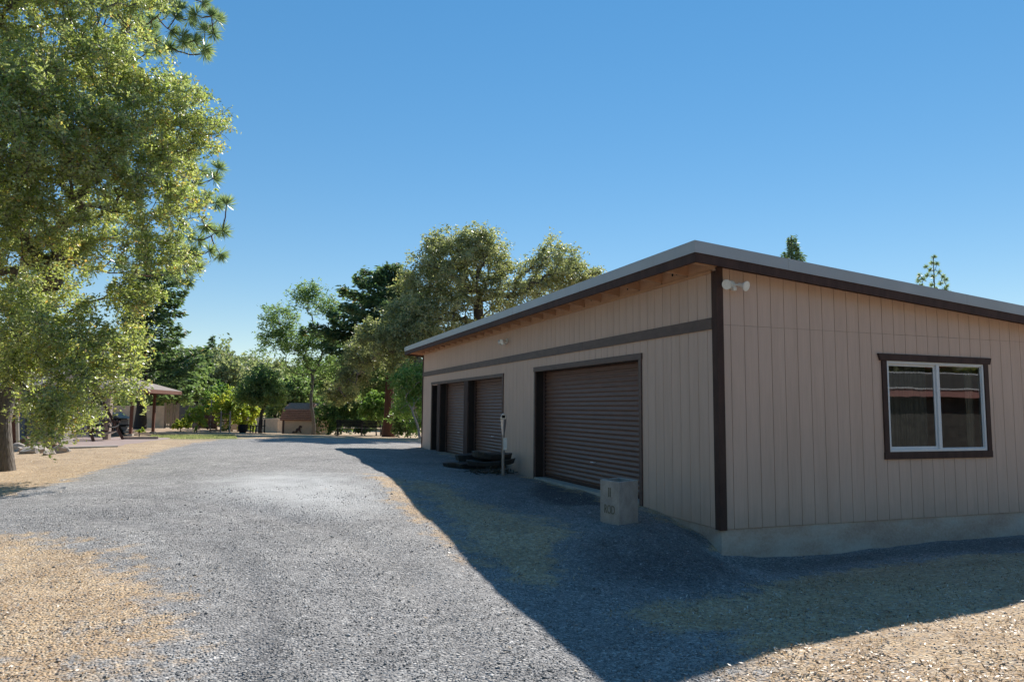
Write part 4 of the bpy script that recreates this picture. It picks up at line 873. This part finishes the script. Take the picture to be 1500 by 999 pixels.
# A-frame garden swing
def swing():
    c=P(140,648,25.2);z=.185; c=np.array((c[0],c[1],z))
    o=empty('garden_swing',loc3(c),0,'dark wooden bench swing hanging in an A frame on the patio','swing')
    s=25.2/FOC
    def px(u,v,d=0): return P(u,v,25.2+d)
    def gp(u,d):
        q=P(u,648,25.2+d);return np.array((q[0],q[1],z))
    apR=px(143,574,.0);apL=px(112,570,-1.4)
    m=MB(); m.bar(px(112,570,-1.4),px(143,574,1.2),.09); m.build('top_beam',M['dark'],o)
    for a,b in((apR,gp(180,.6)),(apR+HF*.9,gp(150,2.2)),(apL,gp(137,-1.)),(apL,gp(88,-.8))):
        m=MB(); m.bar(a,b,.075); m.build('leg',M['trim'],o,bevel=.004)
    m=MB(); m.bar(px(140,614,.3),px(163,615,.3),.035); m.build('cross_brace',M['dark'],o)
    # seat
    sc=px(139,632,-.1); m=MB()
    for k in range(5): m.bar(sc-HR*.62+HF*(.1*k-.2)+UZ*(-.08),sc+HR*.62+HF*(.1*k-.2)+UZ*(-.08+.02*k),.085,.02)
    m.build('seat',M['wood'],o)
    m=MB(); m.bar(sc-HR*.6-HF*.25+UZ*.02,sc+HR*.6-HF*.25+UZ*.02,.05)
    for k in range(9): m.bar(sc+HR*(-.6+.15*k)+HF*.28-UZ*.05,sc+HR*(-.6+.15*k)+HF*.4+UZ*(.32+.05*math.sin(k/8*math.pi)),.04,.02)
    m.bar(sc-HR*.62+HF*.4+UZ*.34,sc+HR*.62+HF*.4+UZ*.34,.05,.06); m.build('backrest',M['trim'],o)
    for sg in(-1,1):
        m=MB(); pts=[sc+HR*.62*sg+HF*(.35-.65*t)+UZ*(.22-.08*math.sin(t*3.14)) for t in np.linspace(0,1,6)]; m.tube(pts,.028,6); m.build('armrest',M['dark'],o)
        m=MB(); m.tube([sc+HR*.6*sg+UZ*.2,(apL if sg<0 else apR)+UZ*-.05+HR*(.0)],.012,5); m.build('chain',M['dark'],o)
swing()
# thick pale timber post
c=P(156,646,25.8);c=np.array((c[0],c[1],.18)); o=empty('timber_post',loc3(c),0,'thick pale weathered timber post standing behind the swing','post')
m=MB(); m.obox(c+UZ*.85,HR*.10,HF*.10,UZ*.85); m.build('shaft',M['wood'],o,bevel=.012); m=MB(); m.obox(c+UZ*1.72,HR*.13,HF*.13,UZ*.03); m.build('cap',M['wood'],o,bevel=.006)
# small grey hut by the gazebo
def hut():
    c=frame_at(171,37); o=empty('dog_house',loc3(c),0,'small grey hut with pale gabled roof seen left of the gazebo post','hut')
    m=MB(); w,h=.42,.62; m.hexa([c-HR*w-HF*.4,c+HR*w-HF*.4,c+HR*w+HF*.4,c-HR*w+HF*.4],[c-HR*w-HF*.4+UZ*h,c+HR*w-HF*.4+UZ*h,c+HR*w+HF*.4+UZ*h,c-HR*w+HF*.4+UZ*h]); 
    a=[c-HR*w-HF*.4+UZ*h,c+HR*w-HF*.4+UZ*h,c-HF*.4+UZ*(h+.24),c-HR*w+HF*.4+UZ*h,c+HR*w+HF*.4+UZ*h,c+HF*.4+UZ*(h+.24)]; m.add(a,[(0,1,2),(4,3,5)]); m.build('wall',M['greywall'],o)
    m=MB()
    for s in(-1,1): m.bar(c+HR*s*(w+.13)+UZ*(h-.07)-HF*0,c+UZ*(h+.27),.95,.03,up=HF) if False else m.add([c+HR*s*(w+.12)+UZ*(h-.04)-HF*.5,c+UZ*(h+.27)-HF*.5,c+UZ*(h+.27)+HF*.5,c+HR*s*(w+.12)+UZ*(h-.04)+HF*.5,c+HR*s*(w+.12)+UZ*(h)-HF*.5,c+UZ*(h+.31)-HF*.5,c+UZ*(h+.31)+HF*.5,c+HR*s*(w+.12)+UZ*(h)+HF*.5],[(0,1,2,3),(4,5,6,7),(0,1,5,4),(3,2,6,7),(0,3,7,4)])
    m.build('roof',M['concpale'],o)
hut()
# block wall and fences
def wallrun(name,label,cat,u0,u1,D0,D1,h,t,mat,z0=None):
    a=P(u0,598,D0);b=P(u1,598,D1);z=min(g1(a[0],a[1]),g1(b[0],b[1]))-.3
    m=MB();A=np.array((a[0],a[1],z));Bq=np.array((b[0],b[1],z));d=(Bq-A)/np.linalg.norm(Bq-A);n=np.cross(d,UZ)*t/2
    m.hexa([A-n,Bq-n,Bq+n,A+n],[q+UZ*(h-z) for q in(A-n,Bq-n,Bq+n,A+n)])
    o=m.build(name,mat,None,bevel=.01); return tag(o,label,cat)
wallrun('block_wall','low tan block wall behind the gazebo and cedar trunk','wall',120,243,44.5,43.5,1.38,.2,M['block'])
def fence(label,u0,u1,D0,D1,h,nb,mat,gap=.15,rail=None,seed=0,posts=True,group=None):
    a=P(u0,598,D0);b=P(u1,598,D1);A=np.array((a[0],a[1],g1(a[0],a[1])));Bq=np.array((b[0],b[1],g1(b[0],b[1])));d=Bq-A;Ln=np.linalg.norm(d);dn=d/Ln;n=np.cross(dn,UZ);n/=np.linalg.norm(n)
    o=empty('fence',loc3(A),0,label,'fence',group);r=random.Random(seed);m=MB();w=Ln/nb
    for i in range(nb):
        c=A+d*(i+.5)/nb;hh=h*r.uniform(.93,1.03); m.obox(c+UZ*(hh/2+.03),dn*w*(1-gap)/2,n*.011,UZ*hh/2)
    m.build('board_panel',mat,o)
    for k in(.3,.8):
        m=MB(); m.bar(A+UZ*h*k-n*.035,Bq+UZ*h*k-n*.035,.04,.08); m.build('rail',mat,o)
    for k in range(3):
        c=A+d*k/2; m=MB(); m.obox(c+UZ*(h*.52)-n*.1,dn*.05,n*.05,UZ*h*.55); m.build('post',M['wood'],o)
fence('pale weathered board fence panel right of the tan block wall',243,262,42,42.5,1.38,7,M['wood'],.3,seed=1)
fence('dark grey board fence behind the yellow shrubs',262,294,43,44,1.3,14,M['greywall'],.12,seed=2)
fence('red brown board fence behind the wooden rack',292,318,43,43,1.35,12,M['darkred'],.1,seed=3)
fence('grey brown board fence between the fruit trees',333,352,44,45,1.2,9,M['wood'],.15,seed=4)
# wooden rack
def rack():
    c=frame_at(317,39); o=empty('wooden_rack',loc3(c),0,'open wooden rack with rungs standing in front of the red brown fence','rack')
    for a in(-.28,.28):
        m=MB(); m.bar(c+HR*a,c+HR*a+UZ*(1.75 if a<0 else 1.1),.06); m.build('post',M['wood'],o)
    for k in range(5):
        m=MB(); m.obox(c+UZ*(.12+.22*k),HR*.27,HF*.15,UZ*.02); m.build('shelf',M['redwood'],o)
    return o
rack()
c=frame_at(331,39.5); o=empty('wooden_rack',loc3(c),0,'lower dark wooden rack right of the taller one','rack')
for a in(-.25,.25):
    m=MB(); m.bar(c+HR*a,c+HR*a+UZ*1.15,.07); m.build('post',M['wood'],o)
for k in(.15,.6,1.0):
    m=MB(); m.obox(c+UZ*k,HR*.24,HF*.14,UZ*.02); m.build('shelf',M['redwood'],o)
# black pot, stumps, low rail
c=frame_at(357,40); m=MB(); m.lathe(c,[(.16,0),(.24,.12),(.27,.3),(.25,.42),(.27,.46),(.23,.46),(.2,.3)],16); tag(m.build('garden_pot',M['dark'],None,smooth=True),'round black garden pot under the golden fruit tree','pot')
c=frame_at(377,41); o=empty('low_fence',loc3(c),0,'short dark rail fence in front of the orchard tree','fence')
for k in range(6):
    m=MB(); m.bar(c+HR*(-.35+.16*k),c+HR*(-.35+.16*k)+UZ*(.42 if k<4 else .75),.07); m.build('post',M['dark'],o)
m=MB(); m.bar(c-HR*.38+UZ*.4,c+HR*.5+UZ*.4,.05); m.build('rail',M['dark'],o)
wallrun('earth_bank','low sunlit tan bank seen between orchard tree and shed','wall',365,412,60,58,.45,.6,M['block'])
# gambrel shed
def shed():
    c=frame_at(443,50); c=c+HF*1.2; o=empty('garden_shed',loc3(c),0,'small tan shed with gambrel roof and rearing horse ornament on its wall','shed')
    ex=HR*.985-HF*.17;ex/=np.linalg.norm(ex);ey=np.array((-ex[1],ex[0],0)); W=1.27;Dp=1.2; s=1.
    z0=c[2]*0; hw=1.02
    def q(a,b,h): return c+ex*a+ey*b+UZ*h
    prof=[(-Dp,-.3),(-Dp,hw),(-Dp*.72,hw+.68),(0,hw+1.05),(Dp*.72,hw+.68),(Dp,hw),(Dp,-.3)]
    m=MB();n=len(prof); vs=[q(-W,b,h) for b,h in prof]+[q(W,b,h) for b,h in prof]; m.add(vs,[tuple(range(n)),tuple(range(2*n-1,n-1,-1))]+[(i,n+i,n+i+1,i+1) for i in range(n-1)]); wl=m.build('wall',M['shed'],o)
    rp=[(-Dp-.1,hw-.06),(-Dp*.75,hw+.70),(0,hw+1.12),(Dp*.75,hw+.70),(Dp+.1,hw-.06)]
    m=MB()
    for i in range(4):
        (a,h),(b,k)=rp[i],rp[i+1]; e=.1
        m.hexa([q(-W-e,a,h-.0),q(W+e,a,h),q(W+e,b,k),q(-W-e,b,k)],[q(-W-e,a,h+.05),q(W+e,a,h+.05),q(W+e,b,k+.05),q(-W-e,b,k+.05)])
    # shingle courses on the front steep slope
    for j in range(6):
        t=j/6;a=-Dp-.1+(Dp*.25+.1)*t;h=hw-.06+.76*t
        m.obox(q(0,a-.035,h+.10),ex*(W+.09),ey*.012+UZ*.035,np.cross(ex,ey*.012+UZ*.035)*.35)
    rf=m.build('roof',M['shingle'],o)
    m=MB()
    for j in range(6):
        t=j/6;a=-Dp-.1+(Dp*.25+.1)*t;h=hw-.06+.76*t; m.obox(q(0,a-.03,h+.045),ex*(W+.08),ey*.012,UZ*.018)
    m.build('shadow_batten',M['redwood'],rf)
    for a in(-W+.12,W-.12):
        m=MB(); m.obox(q(a,-Dp-.012,.5),ex*.06,ey*.011,UZ*.48); m.build('corner_trim',M['darkred'],o)
    for b in(-.9,-.25,.35):
        m=MB(); m.obox(q(-W-.012,b,.75),ey*.06,ex*.011,UZ*.72); m.build('batten',M['darkred'],o)
    # horse ornament: plain rearing horse silhouette plate
    H=[(-.36,0),(-.34,.08),(-.22,.12),(-.16,.06),(-.1,.1),(-.06,.28),(.02,.33),(.1,.34),(.14,.46),(.2,.52),(.3,.5),(.36,.42),(.33,.36),(.25,.37),(.24,.28),(.26,.16),(.34,.04),(.28,0),(.2,.08),(.14,.16),(.06,.14),(.02,.02),(-.06,0),(-.06,.04),(-.14,0)]
    m=MB();n=len(H); m.add([q(-.12+a,-Dp-.04,.12+h) for a,h in H]+[q(-.12+a,-Dp-.012,.12+h) for a,h in H],[tuple(range(n)),tuple(range(2*n-1,n-1,-1))]+[(i,n+i,n+(i+1)%n,(i+1)%n) for i in range(n)]); m.build('horse_ornament',M['darkred'],wl)
    m=MB(); m.obox(q(.62,-.55,hw+1.02),ex*.13,ey*.13,UZ*.17); m.build('roof_vent',M['darkred'],rf)
shed()
# benches
def bench():
    o=empty('park_bench',(0,0,0),0,'','bench','black slatted benches by the redwood'); W=.72
    m=MB()
    for k in range(5): m.box(-W,-.02+.085*k-.2,.42,W,.05+.085*k-.2,.445)
    m.build('seat',M['dark'],o)
    m=MB()
    for k in range(5): y=-.24-.03*k; m.box(-W,y-.02,.50+.085*k,W,y,.57+.085*k)
    m.build('backrest',M['dark'],o)
    for s in(-1,1):
        for yy,h in((-.22,.92),(.2,.63)):
            m=MB(); m.bar((s*W*.93,yy,0),(s*W*.93,yy-(.13 if yy<0 else 0),h),.045); m.build('leg',M['dark'],o)
        m=MB(); m.bar((s*W*.93,-.3,.63),(s*W*.93,.24,.63),.05,.03); m.build('armrest',M['dark'],o)
    return o
bn=bench(); tag(bn,'left black slatted bench with its back to the driveway')
x,y,z=G(513,41.5); bn.location=(x,y,z+.02); bn.rotation_euler=(0,0,math.atan2(HR[1],HR[0])+.12)
b2=copytree(bn); b2['label']='right black slatted bench next to the redwood trunk'; x,y,z=G(547,43.5); b2.location=(x,y,z+.02); b2.rotation_euler=(0,0,math.atan2(HR[1],HR[0])-.1); b2.scale=(.8,1,1)
# birdhouse on redwood
c=P(576,594,41.6); o=empty('birdhouse',loc3(c),0,'little white birdhouse fixed to the redwood trunk','birdhouse')
m=MB(); m.obox(c,HR*.11,HF*.1,UZ*.15); m.build('box',M['concpale'],o,bevel=.006); m=MB(); m.obox(c+UZ*.17-HF*.03,HR*.14,HF*.15,UZ*.015); m.build('roof',M['concpale'],o); m=MB(); m.lathe(c-HF*.101+UZ*.03,[(.035,0),(.035,.004)],12,-HF); m.build('entrance_hole',M['dark'],o)
# rocks by the oak
rb=random.Random(9)
def rock(u,v,s,mat,label,sx=1.,sz=.7,seed=0):
    q=pl(u,v,.1);z=g1(*q);r=random.Random(seed)
    import bmesh
    bm=bmesh.new();bmesh.ops.create_icosphere(bm,subdivisions=2,radius=1)
    ph=[r.uniform(0,6) for _ in range(6)]
    for vt in bm.verts:
        c=vt.co.copy();f=1+.22*math.sin(c.x*2.6+ph[0])*math.cos(c.y*3.1+ph[1])+.14*math.sin(c.z*5+ph[2]+c.x*4)+.08*math.sin(c.y*9+ph[3])
        for d in range(3):
            n=(math.cos(ph[d]*2+d*2),math.sin(ph[d]*2+d*2),.4-.3*d); L_=math.sqrt(sum(t*t for t in n)); n=[t/L_ for t in n]; dp=c.x*n[0]+c.y*n[1]+c.z*n[2]
            if dp>.6: c.x-=(dp-.6)*n[0];c.y-=(dp-.6)*n[1];c.z-=(dp-.6)*n[2]
        vt.co=(c.x*f*s*sx,c.y*f*s*.8,c.z*f*s*sz)
    me=bpy.data.meshes.new('rock');bm.to_mesh(me);bm.free();o=link('rock',me,mat,None);o.location=(q[0],q[1],z+s*sz*.35);o.rotation_euler=(r.uniform(-.3,.3),r.uniform(-.3,.3),ph[4]);tag(o,label,'rock','rocks heaped at the foot of the oak');return o
rock(24,662,.24,M['rock'],'dark weathered rock nearest the oak trunk',seed=1)
rock(40,655,.26,M['rockred'],'upright brown rock in the middle of the heap',1,.95,2)
rock(52,665,.27,M['rock'],'pale wedge shaped rock at the front of the heap',1.3,.6,3)
rock(66,658,.28,M['rockred'],'long reddish rock lying across the heap',1.4,.6,4)
rock(72,667,.15,M['rock'],'small pale rock at the front of the heap',1.3,.6,5)
rock(84,665,.2,M['rock'],'rounded grey rock at the right end of the heap',1.,.8,6)
rock(95,664,.14,M['rock'],'smallest rock at the right end under drooping leaves',1.1,.7,7)
rock(58,648,.3,M['rock'],'large pale rock at the back of the heap',1.5,.6,8)
rock(30,646,.3,M['rock'],'flat pale rock behind the upright brown one',1.4,.5,9)
rock(76,645,.3,M['rock'],'pale rock at the back right of the heap',1.2,.9,10)
# stacked pale stone steps
c=P(78,640,22); c=np.array((c[0],c[1],g1(c[0],c[1]))); o=empty('stacked_lumber',loc3(c),0,'stack of pale weathered boards leaning up behind the rocks','lumber stack')
for k in range(6):
    m=MB(); m.obox(c+UZ*(.06+.12*k)+HR*.04*k,HR*(.42-.035*k),HF*.3,UZ*.045); m.build('board',M['concpale'],o,bevel=.006)
# grey outbuilding behind the oak
def outb():
    a=P(-90,598,27);b=P(62,598,26);z=.05;A=np.array((a[0],a[1],z-.2));Bq=np.array((b[0],b[1],z-.2));d=Bq-A;d/=np.linalg.norm(d);n=np.array((-d[1],d[0],0))
    if n@FW<0:n=-n
    o=empty('outbuilding',loc3(A),0,'low blue grey outbuilding partly hidden behind the big oak and rocks','outbuilding');H=UZ*2.3
    m=MB(); m.hexa([A,Bq,Bq+n*2.2,A+n*2.2],[A+H,Bq+H,Bq+n*2.2+H,A+n*2.2+H]); m.build('wall',M['greywall'],o)
    m=MB(); e=.25; lo=[A-d*e-n*e,Bq+d*e-n*e,Bq+d*e+n*(2.2+e),A-d*e+n*(2.2+e)]; r0=A+n*1.1-d*e+UZ*2.9; r1=Bq+n*1.1+d*e+UZ*2.9; lo=[q+UZ*2.25 for q in lo]
    m.add(lo+[r0,r1],[(0,1,5,4),(2,3,4,5),(1,2,5),(3,0,4),(3,2,1,0)]); m.build('roof',M['greyroof'],o)
    m=MB(); m.obox(Bq-d*.08-n*.02+UZ*1.1,d*.09,n*.03,UZ*1.15); m.build('corner_board',M['tanwall'],o)
    for k in range(10):
        pass
    m=MB(); m.obox(A+d*2.6-n*.03+UZ*1.05,d*1.4,n*.02,UZ*1.0); m.build('garage_door',M['greywall'],o,bevel=.01)
outb()
c=P(27,650,20.5); c=np.array((c[0],c[1],g1(c[0],c[1]))); m=MB(); m.tube([c,c-HR*.12+UZ*1.25],.045,8); tag(m.build('white_post',M['concpale'],None,smooth=True),'thin leaning white post beside the oak trunk','post')
# far house
def house():
    c=P(293,575,78);z=g1(c[0],c[1]);c=np.array((c[0],c[1],z)); h=P(293,573,78)[2]-z
    o=empty('house',loc3(c),0,'distant house with grey roof showing between the trees','house')
    m=MB(); m.hexa([c-HR*2.2-HF*2,c+HR*2.2-HF*2,c+HR*2.2+HF*2,c-HR*2.2+HF*2],[q+UZ*h for q in(c-HR*2.2-HF*2,c+HR*2.2-HF*2,c+HR*2.2+HF*2,c-HR*2.2+HF*2)]); m.build('wall',M['tanwall'],o)
    a=[c+UZ*h+HR*s*2.6+HF*t*2.4 for s,t in((-1,-1),(1,-1),(1,1),(-1,1))]; rr_=[c+UZ*(h+.75)-HR*2.6,c+UZ*(h+.75)+HR*2.6]; m=MB(); m.add(a+rr_,[(0,1,5,4),(2,3,4,5),(1,2,5),(3,0,4),(3,2,1,0)]); m.build('roof',M['fascia'],o)
    m=MB(); m.obox(c+UZ*(h-.9)-HF*2.02,HR*.7,HF*.03,UZ*.5); m.build('window',M['dark'],o)
house()
# house across the yard, seen mirrored in the window
def mirrored():
    A=np.array((13.,-19.,-.3));d=np.array((1.,.12,0));d/=np.linalg.norm(d);n=np.array((d[1],-d[0],0))
    o=empty('house',loc3(A),0,'low house with pinkish fascia and pale roof edge mirrored in the garage window','house');Ln=22;h=2.45
    m=MB(); m.hexa([A,A+d*Ln,A+d*Ln+n*8,A+n*8],[q+UZ*h for q in(A,A+d*Ln,A+d*Ln+n*8,A+n*8)]); m.build('wall',M['stonewall'],o)
    m=MB(); e=.6; m.obox(A+d*Ln/2-n*e+UZ*(h+.12),d*(Ln/2+e),n*.03,UZ*.17); m.build('fascia_board',M['pink'],o)
    m=MB(); m.obox(A+d*Ln/2-n*(e+.05)+UZ*(h+.33),d*(Ln/2+e),n*.05,UZ*.03); m.build('gutter',M['white'],o)
    lo=[A-d*e-n*e,A+d*(Ln+e)-n*e,A+d*(Ln+e)+n*(8+e),A-d*e+n*(8+e)];lo=[q+UZ*(h+.32) for q in lo];r0=A+n*4-d*e+UZ*(h+1.3);r1=A+n*4+d*(Ln+e)+UZ*(h+1.3)
    m=MB(); m.add(lo+[r0,r1],[(0,1,5,4),(2,3,4,5),(1,2,5),(3,0,4),(3,2,1,0)]); m.build('roof',M['stonewall'],o)
    m=MB(); m.bar(r0+UZ*.03,r1+UZ*.03,.1,.06); m.build('ridge_cap',M['white'],o)
mirrored()
grp='trees across the yard seen only mirrored in the window'
for x,y,s,k in((12,-30,1.7,1),(19,-31,2.0,0),(27,-30,1.8,2),(35,-29,2.0,1),(8,-24,1.5,2),(42,-26,1.8,0),(-14,-14,1.4,1),(-20,-6,1.6,2),(-6,-24,1.6,0),(-26,4,1.6,1)):
    o=copytree(protos[k]);o.location=(x,y,-.6);o.scale=(s,s,s*.9);o.rotation_euler=(0,0,x);o['label']='leafy tree across the yard behind the viewpoint';o['group']=grp
# ------------------------------------------------------------------ camera, light, world
cam=bpy.data.cameras.new('camera');co=bpy.data.objects.new('camera',cam);COL.objects.link(co);scene.camera=co
cam.sensor_width=36;cam.sensor_fit='HORIZONTAL';cam.lens=FOC/1500*36;cam.clip_end=5000;cam.clip_start=.1
from mathutils import Matrix
mw=Matrix(((RT[0],UP[0],-FW[0],CP[0]),(RT[1],UP[1],-FW[1],CP[1]),(RT[2],UP[2],-FW[2],CP[2]),(0,0,0,1)))
co.matrix_world=mw
SUN=np.array((.8,.916,1.));SUN/=np.linalg.norm(SUN);el=math.asin(SUN[2]);az=math.atan2(SUN[0],SUN[1])
sl=bpy.data.lights.new('sun','SUN');sl.energy=5.0;sl.angle=R_(.53);sl.color=(1,.95,.88)
so=bpy.data.objects.new('sun',sl);COL.objects.link(so)
from mathutils import Vector
so.rotation_euler=Vector(tuple(SUN)).to_track_quat('Z','Y').to_euler()
w=bpy.data.worlds.new('World');scene.world=w;w.use_nodes=True;nt=w.node_tree;bg=nt.nodes['Background']
sky=nt.nodes.new('ShaderNodeTexSky');sky.sky_type='NISHITA';sky.sun_disc=False;sky.sun_elevation=el;sky.sun_rotation=az;sky.altitude=500;sky.air_density=1.0;sky.dust_density=0.0;sky.ozone_density=1.5
hs=nt.nodes.new('ShaderNodeHueSaturation');hs.inputs['Saturation'].default_value=1.86;hs.inputs['Value'].default_value=1.45;hs.inputs['Hue'].default_value=.5;gm=nt.nodes.new('ShaderNodeGamma');gm.inputs[1].default_value=.55;nt.links.new(sky.outputs[0],gm.inputs[0]);nt.links.new(gm.outputs[0],hs.inputs['Color']);nt.links.new(hs.outputs[0],bg.inputs[0]);bg.inputs[1].default_value=.125
vs=scene.view_settings;vs.view_transform='Standard';vs.look='None';vs.gamma=1;vs.exposure=.6
scene.render.engine='CYCLES'
try:
    scene.cycles.max_bounces=10;scene.cycles.transparent_max_bounces=12;scene.cycles.diffuse_bounces=5;scene.cycles.transmission_bounces=8
except Exception: pass
